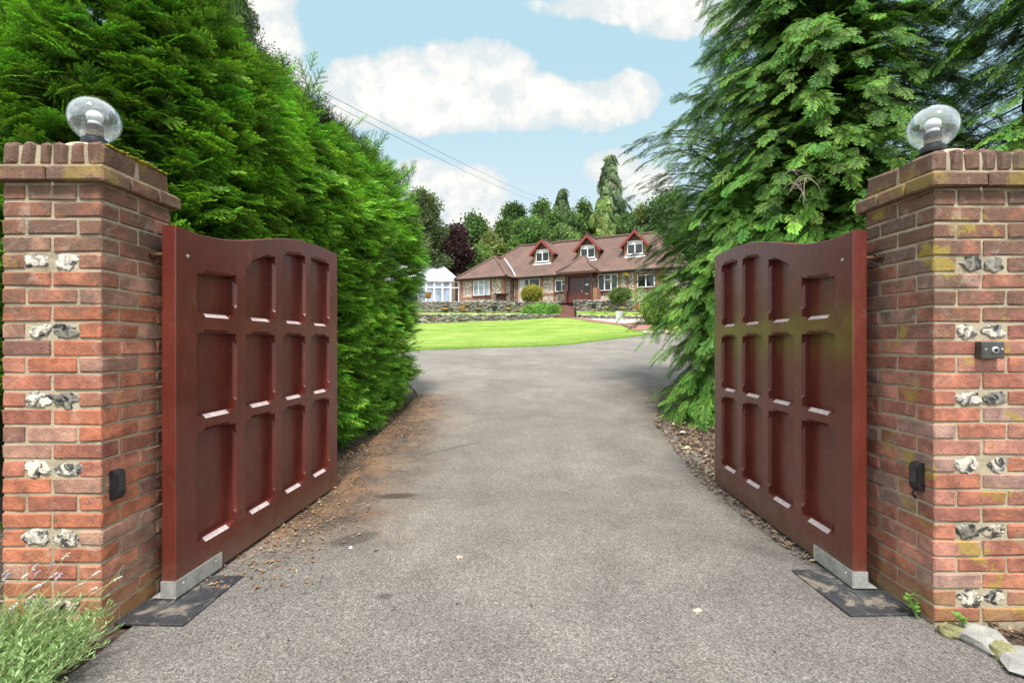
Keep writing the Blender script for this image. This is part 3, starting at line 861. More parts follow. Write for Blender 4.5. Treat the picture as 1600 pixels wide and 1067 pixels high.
# ------------------------------------------------------------------ foliage templates (triangles only)
class TP:
    def __init__(s): s.v = []; s.f = []; s.t = []; s.w = []
    def tri(s, a, b, c, t, w=0):
        o = len(s.v); s.v += [a, b, c]; s.t += t if hasattr(t, '__len__') else [t] * 3; s.w += [w] * 3; s.f.append((o, o + 1, o + 2))
    def arr(s):
        return np.array(s.v, float), np.array(s.f, int), np.array(s.t, float), np.array(s.w, float)
def stem_tri(T, a, b, r):
    a = np.array(a); b = np.array(b)
    T.tri(a + (0, r, 0), a - (0, r, 0), b, .1, 1); T.tri(a + (0, 0, r), a - (0, 0, r), b, .1, 1)
def yew_spray(seed, step=.034, nl=.098, nw=.021, shoots=8):
    rs = np.random.default_rng(seed); T = TP()
    def shoot(p0, ang, ln, droop, t0, t1):
        d = np.array((math.cos(ang), math.sin(ang), 0)); n = max(4, int(ln / step))
        pos = lambda s: np.array(p0) + d * s * ln + np.array((0, 0, 1)) * (.10 * s - droop * s * s) * ln
        for i in range(n):
            s = (i + .5) / n; p = pos(s); t = t0 + (t1 - t0) * s
            for sd in (-1, 1):
                a = ang + sd * R(62 - 28 * s) + rs.normal(0, .12)
                l = nl * (1 - .45 * s ** 3) * rs.uniform(.8, 1.15)
                q = np.array((math.cos(a), math.sin(a), rs.uniform(-.05, .35)))
                w = np.array((-math.sin(a), math.cos(a), 0)) * nw * .5
                w2 = w + np.array((0, 0, rs.uniform(-.4, .4) * nw))
                T.tri(p - w2, p + w2, p + q * l, [t - .1, t - .1, t + .08])
        stem_tri(T, pos(0), pos(.5), .010); stem_tri(T, pos(.45), pos(1), .006)
    shoot((0, 0, 0), 0, 1, .16, .1, 1.0)
    for k in range(shoots):
        s = .10 + .78 * k / shoots + rs.uniform(-.02, .02); sd = 1 if k % 2 else -1
        shoot((s, 0, (.10 * s - .16 * s * s)), sd * R(rs.uniform(36, 52)), (.52 * (1 - s) + .14) * rs.uniform(.8, 1.15), .2, .15 + .3 * s, .72 + .35 * s)
    return T.arr()
def frond(seed, dp=.088, dq=.042, ql=.075, qw=.026, droop=.36):
    rs = np.random.default_rng(seed); T = TP()
    z = lambda x, y: -droop * x * x * .9 - .52 * y * y + .10 * x
    P = lambda x, y: np.array((x, y, z(x, y) + rs.normal(0, .006)))
    stem_tri(T, P(0, 0), P(.5, 0), .012); stem_tri(T, P(.45, 0), P(.98, 0), .008)
    n = int(.92 / dp)
    for k in range(n):
        x0 = .05 + k * dp
        for sd in (-1, 1):
            L = (.46 * (1 - x0) ** .8 * min(1, .35 + 2.6 * x0) + .03) * rs.uniform(.6, 1.2)
            a = R(rs.uniform(38, 52)); m = max(2, int(L / dq))
            for j in range(m):
                s = (j + .4) / m * L; px, py = x0 + s * math.cos(a), sd * s * math.sin(a)
                l = ql * (1 - .35 * j / m) * rs.uniform(.8, 1.2); tip = .3 + .7 * (j + 1) / m
                for s2 in (-1, 1):
                    b = a * sd + s2 * R(26) + rs.normal(0, .1)
                    c = np.array((math.cos(b), math.sin(b)))
                    w = np.array((-c[1], c[0])) * qw * .5
                    A = P(px - w[0], py - w[1]); B = P(px + w[0], py + w[1]); C = P(px + c[0] * l, py + c[1] * l)
                    T.tri(A, B, C, [tip - .15, tip - .15, tip])
    return T.arr()
def leaf_clump(seed, n=9, size=.42):
    rs = np.random.default_rng(seed); T = TP()
    for k in range(n):
        c = rs.normal(0, .42, 3); d = rs.normal(0, 1, 3); d[2] *= .5; d /= np.linalg.norm(d)
        u = np.cross(d, rs.normal(0, 1, 3)); u /= np.linalg.norm(u); l = size * rs.uniform(.6, 1.2); w = l * .36
        t = rs.uniform(0, 1)
        T.tri(c - d * l * .5, c + u * w, c + d * l * .5, t); T.tri(c - d * l * .5, c + d * l * .5, c - u * w, t)
    return T.arr()

def frames(ax, up, roll):
    """N orthonormal frames: x along ax, z near up rolled by roll"""
    ax = ax / np.linalg.norm(ax, axis=1, keepdims=True)
    y = np.cross(up, ax); y /= np.maximum(np.linalg.norm(y, axis=1, keepdims=True), 1e-6)
    z = np.cross(ax, y)
    c, s = np.cos(roll)[:, None], np.sin(roll)[:, None]
    y2 = y * c + z * s; z2 = z * c - y * s
    return np.stack([ax, y2, z2], axis=2)
def scatter(templates, pos, Rm, sc, lo, hi, stemc=(.06, .045, .03)):
    """place templates; colour runs from lo (inner needles) to hi (fresh tips), both N x 3"""
    Vs = []; Fs = []; Cs = []; o = 0
    which = RNG.integers(0, len(templates), len(pos))
    for k, (tv, tf, tt, tw) in enumerate(templates):
        ix = np.nonzero(which == k)[0]
        if not len(ix): continue
        V = np.einsum('nij,vj->nvi', Rm[ix], tv) * sc[ix][:, None, None] + pos[ix][:, None, :]
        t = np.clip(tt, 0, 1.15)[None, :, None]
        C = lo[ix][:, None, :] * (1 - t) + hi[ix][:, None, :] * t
        C = np.where(tw[None, :, None] > 0, np.array(stemc)[None, None, :], C)
        nv = len(tv); n = len(ix)
        Fs.append((tf[None] + (np.arange(n) * nv)[:, None, None]).reshape(-1, 3) + o); o += n * nv
        Vs.append(V.reshape(-1, 3)); Cs.append(np.clip(C, 0, 1).reshape(-1, 3))
    return np.concatenate(Vs), np.concatenate(Fs), np.concatenate(Cs)
def vnoise(P, f, seed=0.0):
    return np.array([mnoise.noise(Vector((p[0] * f + seed, p[1] * f - seed, p[2] * f + seed * .5))) for p in P])
def pal(n, base, var=.25, hue=.12):
    k = 1 + RNG.normal(0, var, (n, 1)); h = 1 + RNG.normal(0, hue, (n, 3)) * np.array((1, .35, .8))
    return np.clip(np.array(base)[None] * np.clip(k, .45, 1.7) * h, .003, .95)

# ------------------------------------------------------------------ yew hedge on the left
HB = dict(x1=-2.22, y0=2.98, y1=8.9, top=4.02)
def hedge_points(n):
    """points on the drive face, the near end, the far end and the shoulder of the clipped yew"""
    P = []; N = []
    r = .75
    for _ in range(n):
        q = random.random()
        if q < .60:                       # drive side, denser near the gate
            y = HB['y0'] + (HB['y1'] - HB['y0']) * random.random() ** 1.25; z = .12 + (HB['top'] - .15) * random.random()
            x = HB['x1']; nx = Vector((1, 0, 0))
        elif q < .86:                     # near end, seen above the pillar
            x = HB['x1'] - 3.6 * random.random() ** 1.2; y = HB['y0']; z = .9 + (HB['top'] - .9) * random.random() ** .8
            nx = Vector((0, -1, 0))
        elif q < .94:                     # rounded far end
            y = HB['y1']; x = HB['x1'] - 1.6 * random.random(); z = .4 + (HB['top'] - .4) * random.random(); nx = Vector((.5, .8, 0))
        else:
            x = HB['x1'] - 2.4 * random.random(); y = HB['y0'] + (HB['y1'] - HB['y0']) * random.random(); z = HB['top']; nx = Vector((.1, 0, 1))
        p = Vector((x, y, z)); nn = Vector(nx)
        # round the shoulder, the near vertical corner and the far corner
        dt = HB['top'] - p.z
        if dt < r and nx.z < .5:
            k = 1 - dt / r; p -= nx * (r * (1 - math.sqrt(max(0, 1 - k * k)))) ; nn = nn * (1 - k * .6) + Vector((0, 0, k))
        if nx.x > .9 and p.y - HB['y0'] < .6:
            k = 1 - (p.y - HB['y0']) / .6; p.x -= .6 * (1 - math.sqrt(max(0, 1 - k * k))) ; nn += Vector((0, -k, 0))
        if nx.x > .9 and HB['y1'] - p.y < .8:
            k = 1 - (HB['y1'] - p.y) / .8; p.x -= .5 * (1 - math.sqrt(max(0, 1 - k * k))); nn += Vector((0, k * .6, 0))
        if nx.y < -.9 and HB['x1'] - p.x < .6:
            k = 1 - (HB['x1'] - p.x) / .6; p.y += .6 * (1 - math.sqrt(max(0, 1 - k * k))); nn += Vector((k, 0, 0))
        if p.z < .8 and nx.x > .9: p.x -= (.8 - p.z) * .28; nn += Vector((0, 0, -.15))
        # swells: the face bulges and hollows
        b = mnoise.noise(p * .9 + Vector((3, 1, 2))) * .20 + mnoise.noise(p * 2.1) * .13
        p += nn.normalized() * (b + .05)
        p.z += terr(p.x, p.y) * .5
        p.x += .40 * (p.y - 3.3) / 5.6
        P.append(p); N.append(nn.normalized())
    return np.array([tuple(p) for p in P]), np.array([tuple(p) for p in N])
hedge = thing('yew_hedge', 'tall clipped yew hedge with bright shoots behind the open gate by the lavender', 'hedge', (-2.6, 5.8, 0))
T_yew = [yew_spray(i) for i in range(5)]
T_yew_lo = [yew_spray(20 + i, .05, .10, .030, 6) for i in range(4)]
HP, HN = hedge_points(3300)
def yew_mass(P, N, templ, smin, smax, per):
    """boughs: each a shelf of sprays fanned in one sloping plane, tips lighter and drooping"""
    n = len(P)
    ax = N + np.array((.34, -.06, .20))[None] + RNG.normal(0, .26, (n, 3)); ax /= np.linalg.norm(ax, axis=1, keepdims=True)
    Fb = frames(ax, np.tile((0, 0, 1.), (n, 1)), RNG.normal(0, .30, n))
    ln = RNG.uniform(.26, .56, n); k0 = 1 + vnoise(P, 1.5, 4.0) * .65 + vnoise(P, 4.0, 9.0) * .35 + RNG.normal(0, .16, n)
    PP = []; AX = []; UP = []; K = []; S = []
    for j in range(per):
        s = (j + .6) / per; sd = (1 if j % 2 else -1)
        ang = sd * (1.0 - .75 * s) * RNG.uniform(.5, 1.1, n)
        d = Fb[:, :, 0] * np.cos(ang)[:, None] + Fb[:, :, 1] * np.sin(ang)[:, None]
        d = d + RNG.normal(0, .10, (n, 3)); d[:, 2] += .12 - .30 * s
        PP.append(P + Fb[:, :, 0] * ((s - .80) * ln)[:, None] + Fb[:, :, 2] * (-.10 * s * s * ln)[:, None] + RNG.normal(0, .022, (n, 3))); AX.append(d); UP.append(Fb[:, :, 2])
        K.append(k0 * (.80 + .35 * s)); S.append(RNG.uniform(smin, smax, n) * (1.08 - .3 * s))
    P2 = np.concatenate(PP); AX = np.concatenate(AX); UP = np.concatenate(UP); K = np.clip(np.concatenate(K), .45, 1.7)[:, None]; S = np.concatenate(S); m_ = len(P2)
    lo = pal(m_, (.018, .062, .010), .18) * K; hi = pal(m_, (.275, .60, .050), .26, .16) * K  # inner needles darkened for shade between sprays; lighter tips are fresh growth
    return scatter(templ, P2, frames(AX, UP, RNG.normal(0, .28, m_)), S, lo, hi)
near = np.linalg.norm(HP - np.array((0, 0, CAM_Z)), axis=1) < 5.4
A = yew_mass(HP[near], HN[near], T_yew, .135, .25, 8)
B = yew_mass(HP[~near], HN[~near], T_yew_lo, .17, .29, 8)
def join(*parts):
    o = 0; V = []; Fc = []; C = []
    for (v, f, c) in parts:
        V.append(v); Fc.append(f + o); C.append(c); o += len(v)
    return np.concatenate(V), np.concatenate(Fc), np.concatenate(C)
np_mesh('foliage', *join(A, B), MAT['yew'], hedge)
# unclipped wispy shoots along the top edge, against the sky
n = 900
y = HB['y0'] + .3 + (HB['y1'] - HB['y0'] - .2) * RNG.random(n)
Ptop = np.stack([HB['x1'] - .38 - .35 * RNG.random(n), y, HB['top'] + .0 + .05 * RNG.random(n)], 1)
Ptop[:, 0] += .40 * (Ptop[:, 1] - 3.3) / 5.6
Ptop[:, 2] += np.array([terr(p[0], p[1]) * .5 for p in Ptop]) - .12 + .10 * np.maximum(0, vnoise(Ptop, 1.3))
ax = np.stack([.55 + RNG.normal(0, .3, n), RNG.normal(0, .4, n), .75 + RNG.normal(0, .25, n)], 1)
T_wisp = [yew_spray(40 + i, .085, .085, .02, 7) for i in range(4)]
np_mesh('top_shoots', *scatter(T_wisp, Ptop, frames(ax, np.tile((.2, .1, 1.), (n, 1)), RNG.normal(0, .8, n)), RNG.uniform(.22, .46, n),
        pal(n, (.035, .055, .022)), pal(n, (.06, .10, .03)), (.05, .035, .025)), MAT['yew'], hedge)
# solid dark core, added to block see-through light and darken the gaps
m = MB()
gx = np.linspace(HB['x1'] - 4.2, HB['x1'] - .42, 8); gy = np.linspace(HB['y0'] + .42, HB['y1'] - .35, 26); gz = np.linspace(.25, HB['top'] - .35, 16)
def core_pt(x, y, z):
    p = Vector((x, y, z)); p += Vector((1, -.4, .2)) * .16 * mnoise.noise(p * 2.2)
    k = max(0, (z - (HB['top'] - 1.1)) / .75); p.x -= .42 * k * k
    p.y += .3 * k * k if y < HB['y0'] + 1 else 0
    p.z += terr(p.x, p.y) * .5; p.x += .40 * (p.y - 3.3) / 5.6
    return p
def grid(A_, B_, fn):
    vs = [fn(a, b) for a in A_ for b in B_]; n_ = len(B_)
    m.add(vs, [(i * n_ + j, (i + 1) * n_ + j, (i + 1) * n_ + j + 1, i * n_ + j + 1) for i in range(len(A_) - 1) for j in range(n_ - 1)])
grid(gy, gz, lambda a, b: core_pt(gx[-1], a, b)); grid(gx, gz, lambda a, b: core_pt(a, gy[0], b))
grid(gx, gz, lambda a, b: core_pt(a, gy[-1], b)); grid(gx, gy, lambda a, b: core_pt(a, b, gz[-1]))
m.build('shade_core', MAT['core'], hedge, smooth=True, recalc=False)
tr = MB()
for k in range(16):
    yy = 3.5 + k * .34 + random.uniform(-.1, .1); xx = -2.35 + .07 * k / 3 + random.uniform(-.25, .10)
    z0 = terr(xx, yy) - .05
    tr.tube([(xx, yy, z0), (xx + random.uniform(-.08, .08), yy + random.uniform(-.06, .06), z0 + .45), (xx - .15, yy + random.uniform(-.1, .1), z0 + 1.2)], [.035, .028, .02], 6)
tr.build('stem', MAT['bark'], hedge)

# ------------------------------------------------------------------ cypresses on the right
T_fr = [frond(i) for i in range(5)]
T_fr_lo = [frond(10 + i, .085, .06, .12, .05) for i in range(4)]
def conifer(name, label, base, height, rad_fn, zmin, nbranch, templ, per, fsc, lo, hi, group=None, facing=1.0, slope=(.26, .50), core=.5, seed=0, mat='cypress', twigs=True, azrange=None, zpow=1.0, rag=(.72, 1.1), ragn=.35, ztop=1.0, inner=0):
    rs = np.random.default_rng(seed + 100)
    bx, by = base; bz = terr(bx, by)
    root = thing(name, label, 'tree', (bx, by, bz), group)
    t = MB(); hh = height
    t.tube([(bx + .04 * math.sin(i * 1.3), by + .04 * math.cos(i * 1.9), bz - .1 + hh * i / 9) for i in range(10)], [max(.012, .022 * hh * (1 - i / 9.2)) for i in range(10)], 10)
    t.build('trunk', MAT['bark'], root)
    to = math.atan2(-by, -bx)
    P = []; AX = []; S = []; br = MB(); K = []
    for b in range(nbranch):
        z = zmin + (hh * (ztop if b % 9 else 1.0) - zmin) * (rs.random() ** zpow)
        f = z / hh
        if azrange: az = rs.uniform(*azrange)
        else: az = to + (rs.normal(0, .95) if rs.random() < .72 * facing else rs.uniform(-math.pi, math.pi))
        L = rad_fn(f) * rs.uniform(*rag) * (1 + ragn * mnoise.noise(Vector((math.cos(az) * 1.3, math.sin(az) * 1.3, z * .55 + seed))))
        if L < .1: continue
        d = np.array((math.cos(az), math.sin(az), 0)); sd = np.array((-d[1], d[0], 0))
        up, dr = slope[0] * rs.uniform(.5, 1.4), slope[1] * rs.uniform(.7, 1.3)
        curve = rs.normal(0, .12)
        pos = lambda s: np.array((bx, by, bz + z)) + d * L * s + sd * L * curve * s * s + np.array((0, 0, L * (up * s - dr * s * s)))
        if twigs: br.tube([tuple(pos(s)) for s in (0, .35, .65, .93)], [.006 * L + .008, .005 * L + .005, .006, .003], 5, cap=False)
        kb = rs.normal(0, .25)
        for q in range(inner):
            s = rs.uniform(.05, .42); P.append(pos(s) + rs.normal(0, .10, 3)); AX.append(d + rs.normal(0, .6, 3)); S.append(fsc * rs.uniform(.8, 1.3)); K.append(kb)
        for q in range(per):
            s = .30 + .72 * ((q + rs.random()) / per) ** .8; s = min(s, 1.0)
            tang = d * 1.0 + np.array((0, 0, up - 2 * dr * s)) * .9
            side = (1 if q % 2 else -1) * (1.05 - .75 * s) * rs.uniform(.6, 1.2)
            a = tang + sd * side + rs.normal(0, .13, 3)
            P.append(pos(s) + rs.normal(0, .035 * L, 3) * np.array((.6, .6, .8))); AX.append(a); S.append(fsc * rs.uniform(.7, 1.25) * (1.0 if L > 1 else .8)); K.append(kb)
    P = np.array(P); AX = np.array(AX); S = np.array(S); n = len(P); K = np.array(K)
    k = np.clip(1 + vnoise(P, 1.1, seed) * .6 + K * .8, .5, 1.65)[:, None]
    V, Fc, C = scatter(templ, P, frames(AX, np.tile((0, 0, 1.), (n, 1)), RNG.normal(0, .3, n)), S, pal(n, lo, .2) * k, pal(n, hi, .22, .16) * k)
    np_mesh('crown', V, Fc, C, MAT[mat], root)
    if twigs: br.build('limbs', MAT['bark'], root, recalc=False)
    if core:  # added dark core, stops sky showing through the crown
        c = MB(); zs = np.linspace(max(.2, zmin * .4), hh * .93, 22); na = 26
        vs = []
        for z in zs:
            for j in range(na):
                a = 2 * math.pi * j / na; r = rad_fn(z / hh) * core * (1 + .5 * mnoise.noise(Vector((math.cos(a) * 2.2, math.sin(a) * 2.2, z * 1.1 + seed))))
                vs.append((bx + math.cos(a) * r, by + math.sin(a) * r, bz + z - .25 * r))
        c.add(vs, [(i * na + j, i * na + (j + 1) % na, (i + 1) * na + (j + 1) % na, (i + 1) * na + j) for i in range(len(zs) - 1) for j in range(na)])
        c.build('shade_core', MAT['core'], root, smooth=True, recalc=False)
    return root
rad_a = lambda f: 2.40 * (1 - f) ** .42 * min(1, .66 + f * 2.2) + .05
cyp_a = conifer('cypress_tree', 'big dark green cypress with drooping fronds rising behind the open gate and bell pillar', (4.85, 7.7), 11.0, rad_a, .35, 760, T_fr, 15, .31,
                (.020, .060, .011), (.195, .40, .065), seed=1, core=.34, ztop=.68, inner=8, ragn=.22)  # inner frond colour darkened to deepen the shaded gaps
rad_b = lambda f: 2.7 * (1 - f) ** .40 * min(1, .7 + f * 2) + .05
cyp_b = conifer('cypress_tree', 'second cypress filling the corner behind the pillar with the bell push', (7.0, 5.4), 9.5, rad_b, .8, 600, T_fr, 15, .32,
                (.020, .060, .011), (.185, .385, .065), seed=2, core=.34, ztop=.74, inner=9, ragn=.22)  # dark inner fronds again carry gap shade in their colour
# thin greyish conifer leaning out over the drive, limbs showing
rad_c = lambda f: 2.65 * (1 - f) ** .33 * min(1, .42 + f * .95) + .1
cyp_c = conifer('drooping_conifer', 'thin open conifer with bare limbs against the sky beside the big cypress', (4.30, 9.9), 5.9, rad_c, 1.1, 165, T_fr, 13, .32,
                (.024, .058, .016), (.14, .27, .065), seed=3, slope=(.40, .48), core=0, zpow=1.0, rag=(.6, 1.2))
# low skirt of fronds over the edge of the drive
cyp_d = conifer('young_cypress', 'low bushy young cypress overhanging the drive edge beyond the open gate', (3.35, 7.4), 3.6, lambda f: 1.12 * (1 - f) ** .55 + .1, .12, 280, T_fr, 12, .28,
                (.026, .080, .014), (.160, .345, .052), seed=4, core=0, slope=(.2, .6), inner=9, zpow=1.25, ragn=.2)
# a few dead grey twigs hanging in the big cypress
dt = MB()
for k in range(5):
    p = at(1215 + 14 * k + random.uniform(-8, 8), 292 + random.uniform(-14, 10), 5.6)
    d = Vector((random.uniform(-.6, .5), -.3, random.uniform(-.1, .6))).normalized()
    pts = [p + d * .1 * i + Vector((0, 0, -.022 * i * i)) for i in range(5)]
    dt.tube(pts, [.005, .004, .0035, .003, .002], 5)
    for i in (1, 2, 3):
        e = Vector((random.uniform(-1, 1), -.3, random.uniform(-.8, .3))).normalized()
        dt.tube([pts[i], pts[i] + e * .09, pts[i] + e * .15 + Vector((0, 0, -.04))], [.003, .002, .0012], 4)
dt.build('dead_twigs', MAT['pale_twig'], cyp_a)

# ------------------------------------------------------------------ litter under hedge and trees
def chips(n, fn, size, cols, name, label):
    P = []; C = []
    for _ in range(n):
        x, y = fn(); P.append((x, y, terr(x, y) + random.uniform(.008, .022))); C.append(random.choice(cols))
    P = np.array(P); m_ = len(P)
    tv = np.array([(-.5, -.16, 0), (.0, .22, .12), (.5, .0, .02), (.1, -.2, .1)]); tf = np.array([(0, 1, 2), (0, 2, 3)])
    ax = np.concatenate([RNG.normal(0, 1, (m_, 2)), RNG.normal(0, .18, (m_, 1))], 1)
    V, Fc, Cc = scatter([(tv, tf, np.zeros(4), np.zeros(4))], P, frames(ax, np.tile((0, 0, 1.), (m_, 1)), RNG.normal(0, .3, m_)), RNG.uniform(size * .5, size * 1.5, m_), np.array(C), np.array(C))
    o = np_mesh(name, V, Fc, Cc, MAT['litter']); tag(o, label, 'litter', None, 'stuff'); return o
def left_pt():
    y = random.uniform(2.6, 9); return (-1.80 + abs(random.gauss(0, .34)) + .12 * math.sin(y * 2.2) - .05, y)
chips(3200, left_pt, .026, [(.20, .095, .04), (.27, .13, .05), (.13, .075, .04), (.33, .17, .07), (.09, .06, .04), (.30, .24, .13)], 'needle_litter', 'rusty brown fallen needles along the foot of the yew hedge')
def right_pt():
    y = random.uniform(2.9, 9.5); e = float(np.interp(y, [p[0] for p in R_], [p[1] for p in R_]))
    return (e - .22 + abs(random.gauss(0, .6)), y)
chips(5200, right_pt, .045, [(.11, .07, .045), (.18, .115, .075), (.07, .045, .03), (.25, .17, .11), (.32, .25, .18), (.14, .08, .06)], 'leaf_litter', 'dry brown leaf litter beside the drive under the cypress')
def corner_pt():
    return (random.uniform(2.0, 3.4), random.uniform(1.4, 2.27))
chips(500, corner_pt, .045, [(.11, .07, .045), (.20, .11, .06), (.25, .17, .11)], 'leaf_litter', 'brown leaf scraps on soil in front of the lichened pillar beyond the kerb stones')
def drive_pt():
    return (random.uniform(-1.6, 1.9), random.uniform(1.6, 6.5))
chips(170, drive_pt, .02, [(.06, .045, .03), (.20, .12, .06), (.3, .25, .18), (.10, .08, .05)], 'twig_scraps', 'tiny scattered leaf and twig scraps on the open asphalt')
for (px, py, r, col, lab) in ((1047, 634, .03, (.62, .58, .5), 'pale stone in the leaf litter farthest up the drive'), (1052, 665, .03, (.6, .55, .46), 'pale stone in the leaf litter just below the farthest one'),
                              (1067, 678, .034, (.6, .56, .5), 'broad pale stone in the leaf litter, third from the far end'), (1074, 704, .042, (.40, .34, .2), 'tawny flint lying at the drive edge near the open gate'),
                              (548, 868, .014, (.8, .79, .77), 'tiny bright white chip on the dark damp patch'), (718, 877, .02, (.45, .32, .26), 'small curled pinkish leaf alone on the middle of the drive'),
                              (1090, 968, .022, (.50, .42, .30), 'flat sandy pebble low on the open asphalt')):
    g = gp(px, py); m = MB(); m.blob(g + Vector((0, 0, r * .35)), (r, r * .7, r * .55), seed=px, rough=.6, sub=2, col=col)
    nm = 'pebble' if 'leaf alone' not in lab else 'fallen_leaf'
    tag(m.build(nm, MAT['vcol_stone']), lab, 'leaf' if nm == 'fallen_leaf' else 'stone')

# ------------------------------------------------------------------ lavender and little weeds
def blade_clump(n, c, rx, ry, h, lo, hi, wd, lean=.5, seed=0):
    rs = np.random.default_rng(seed); V = []; Fc = []; C = []
    for k in range(n):
        a = rs.uniform(0, 2 * math.pi); r = math.sqrt(rs.random()); bx, by = c[0] + rx * r * math.cos(a), c[1] + ry * r * math.sin(a)
        hh = h * rs.uniform(.5, 1.1) * (1.05 - .45 * r); d = np.array((math.cos(a) * r, math.sin(a) * r, 0)) * lean + rs.normal(0, .22, 3) * (1, 1, 0)
        p0 = np.array((bx, by, c[2])); tw = rs.uniform(0, math.pi); w = np.array((math.cos(tw), math.sin(tw), 0)) * wd * rs.uniform(.6, 1.3)
        col = np.array(lo) + (np.array(hi) - np.array(lo)) * rs.random(); o = len(V)
        st = rs.uniform(.25, .9)                      # leaves start up the twig
        for s in (st, st + (1 - st) * .5, 1.0):
            p = p0 + d * hh * s * s + np.array((0, 0, hh * s * (1 - .15 * s)))
            ww = w * (1 - .8 * (s - st) / (1 - st + 1e-3))
            V += [p - ww, p + ww]; C += [col * (.8 + .4 * s)] * 2
        for i in (0, 2): Fc += [(o + i, o + i + 1, o + i + 3), (o + i, o + i + 3, o + i + 2)]
    return np.array(V), np.array(Fc), np.array(C)
lav = thing('lavender_bush', 'grey-green lavender bush with faded flower spikes at the foot of the sooty pillar', 'shrub', (-2.05, 1.95, 0))
rs = np.random.default_rng(5); V = []; Fc = []; C = []; st = MB(); 
def leaf_tri(p, d, w, col):
    o = len(V); d = Vector(d); sx = d.cross(Vector((rs.normal(), rs.normal(), rs.normal()))).normalized() * w
    V.extend([tuple(p), tuple(p + d * .5 + sx), tuple(p + d), tuple(p + d * .5 - sx)]); C.extend([col] * 4); Fc.extend([(o, o + 1, o + 2), (o, o + 2, o + 3)])
for k in range(900):                       # leafy shoots with narrow leaves up each side
    a = rs.uniform(0, 6.283); r = math.sqrt(rs.random()); cx, cy, rx, ry = random.choice(((-2.02, 1.97, .22, .16), (-2.14, 1.90, .22, .2), (-1.93, 1.87, .17, .15), (-1.86, 1.76, .13, .15), (-1.86, 1.60, .15, .15), (-2.02, 1.66, .22, .2)))
    b = Vector((cx + rx * r * math.cos(a) * .7, cy + ry * r * math.sin(a) * .7, .0)); hh = rs.uniform(.13, .29) * (1.1 - .4 * r)
    lean = Vector((math.cos(a) * r * rx * 1.1 + rs.normal(0, .03), math.sin(a) * r * ry * 1.0 + rs.normal(0, .03), hh)); tp = b + lean
    tp.y = min(tp.y, 2.17); tone = rs.uniform(.7, 1.25)
    st.tube([b, b.lerp(tp, .5) + Vector((0, 0, .02)), tp], [.0022, .0018, .001], 4, col=(.22, .27, .11), cap=False)
    for i in range(15):
        s_ = .30 + .70 * i / 14; p = b.lerp(tp, s_) + Vector((0, 0, .02 * math.sin(s_ * 3.14)))
        q = rs.uniform(0, 6.283); d = Vector((math.cos(q), math.sin(q), rs.uniform(.35, 1.3))).normalized() * rs.uniform(.022, .042) * (1.15 - .35 * s_)
        col = np.array((.16, .27, .085)) + (np.array((.36, .48, .23)) - np.array((.16, .27, .085))) * rs.random()
        leaf_tri(p, d, .0031, tuple(col * tone))
np_mesh('foliage', np.array(V), np.array(Fc), np.array(C), MAT['leaf'], lav)
for k in range(32):
    a = rs.uniform(-.5, 1.9); r = rs.uniform(.03, .24); b = Vector((-2.06 + .22 * rs.normal(0, .5), 1.88 + .1 * rs.normal(0, .7), .2))
    tip = b + Vector((math.cos(a) * r, math.sin(a) * r * .5, rs.uniform(.08, .24)))
    tip.y = min(tip.y, 2.17)
    mid = (b + tip) / 2 + Vector((0, 0, .03))
    st.tube([b, mid, tip], [.0015, .0013, .001], 4, col=(.30, .33, .15), cap=False)
    fl = MB(); dr = (tip - mid).normalized(); col = random.choice([(.42, .37, .36), (.33, .27, .33), (.46, .43, .37), (.27, .22, .21), (.40, .36, .28)])
    for i in range(4):
        for j in range(2):
            fl.blob(tip + dr * .007 * i + Vector((rs.normal(0, .003), rs.normal(0, .003), 0)), (.0042, .0042, .004), seed=k + i, rough=.5, sub=1, col=col)
    fl.build('flower_spike', MAT['litter'], lav)
st.build('stalks', MAT['litter'], lav, recalc=False)
# sprawling grass stems by the lavender
gs = MB()
for k in range(9):
    b = Vector((-1.98 + random.uniform(-.2, .12), 2.02 + random.uniform(-.1, .1), .12)); d = Vector((random.uniform(.1, .9), random.uniform(-.1, .08), 0))
    gs.tube([b, b + d * .10 + Vector((0, 0, .12)), b + d * .22 + Vector((0, 0, .17 + random.uniform(-.1, .08)))], [.002, .0017, .001], 4, col=(.33, .33, .13), cap=False)
gs.build('straw_stems', MAT['litter'], lav, recalc=False)
q = MB(); q.tube([gp(130, 1003, .01), gp(160, 990, .02), gp(190, 972, .02), gp(207, 965, .03)], [.002, .002, .0018, .001], 5, col=(.42, .36, .22)); tag(q.build('straw_stalk', MAT['litter']), 'single dry straw stalk lying on asphalt by the black plate', 'stalk')
def weed(c, h, n, label, seed):
    root = thing('weed', label, 'weed', c); rs = np.random.default_rng(seed); s = MB(); V = []; Fc = []; C = []
    for k in range(n):
        a = rs.uniform(0, 6.28); d = Vector((math.cos(a) * .35, math.sin(a) * .35, 1)); top = Vector(c) + d * h * rs.uniform(.5, 1)
        s.tube([c, top], [.002, .001], 4, col=(.12, .2, .05), cap=False)
        for i in range(5):
            p = Vector(c).lerp(top, .35 + .16 * i); b = rs.uniform(0, 6.28); e = Vector((math.cos(b), math.sin(b), .3)) * .028; w = Vector((-math.sin(b), math.cos(b), 0)) * .011; o = len(V)
            V += [tuple(p), tuple(p + e * .5 + w), tuple(p + e), tuple(p + e * .5 - w)]; C += [(.16, .32, .06)] * 4; Fc += [(o, o + 1, o + 2), (o, o + 2, o + 3)]
    s.build('stems', MAT['litter'], root, recalc=False); np_mesh('leaves', np.array(V), np.array(Fc), np.array(C), MAT['leaf'], root)
weed((1.95, 2.34, .0), .13, 5, 'small green weed growing at the foot of the lichened pillar', 1)
weed((2.04, 2.20, .05), .06, 4, 'tiny weed sprouting beside the small mossy kerb stone', 2)
weed((2.40, 2.20, .0), .5, 3, 'taller leafy weed in front of the far corner of the lichened pillar', 3)
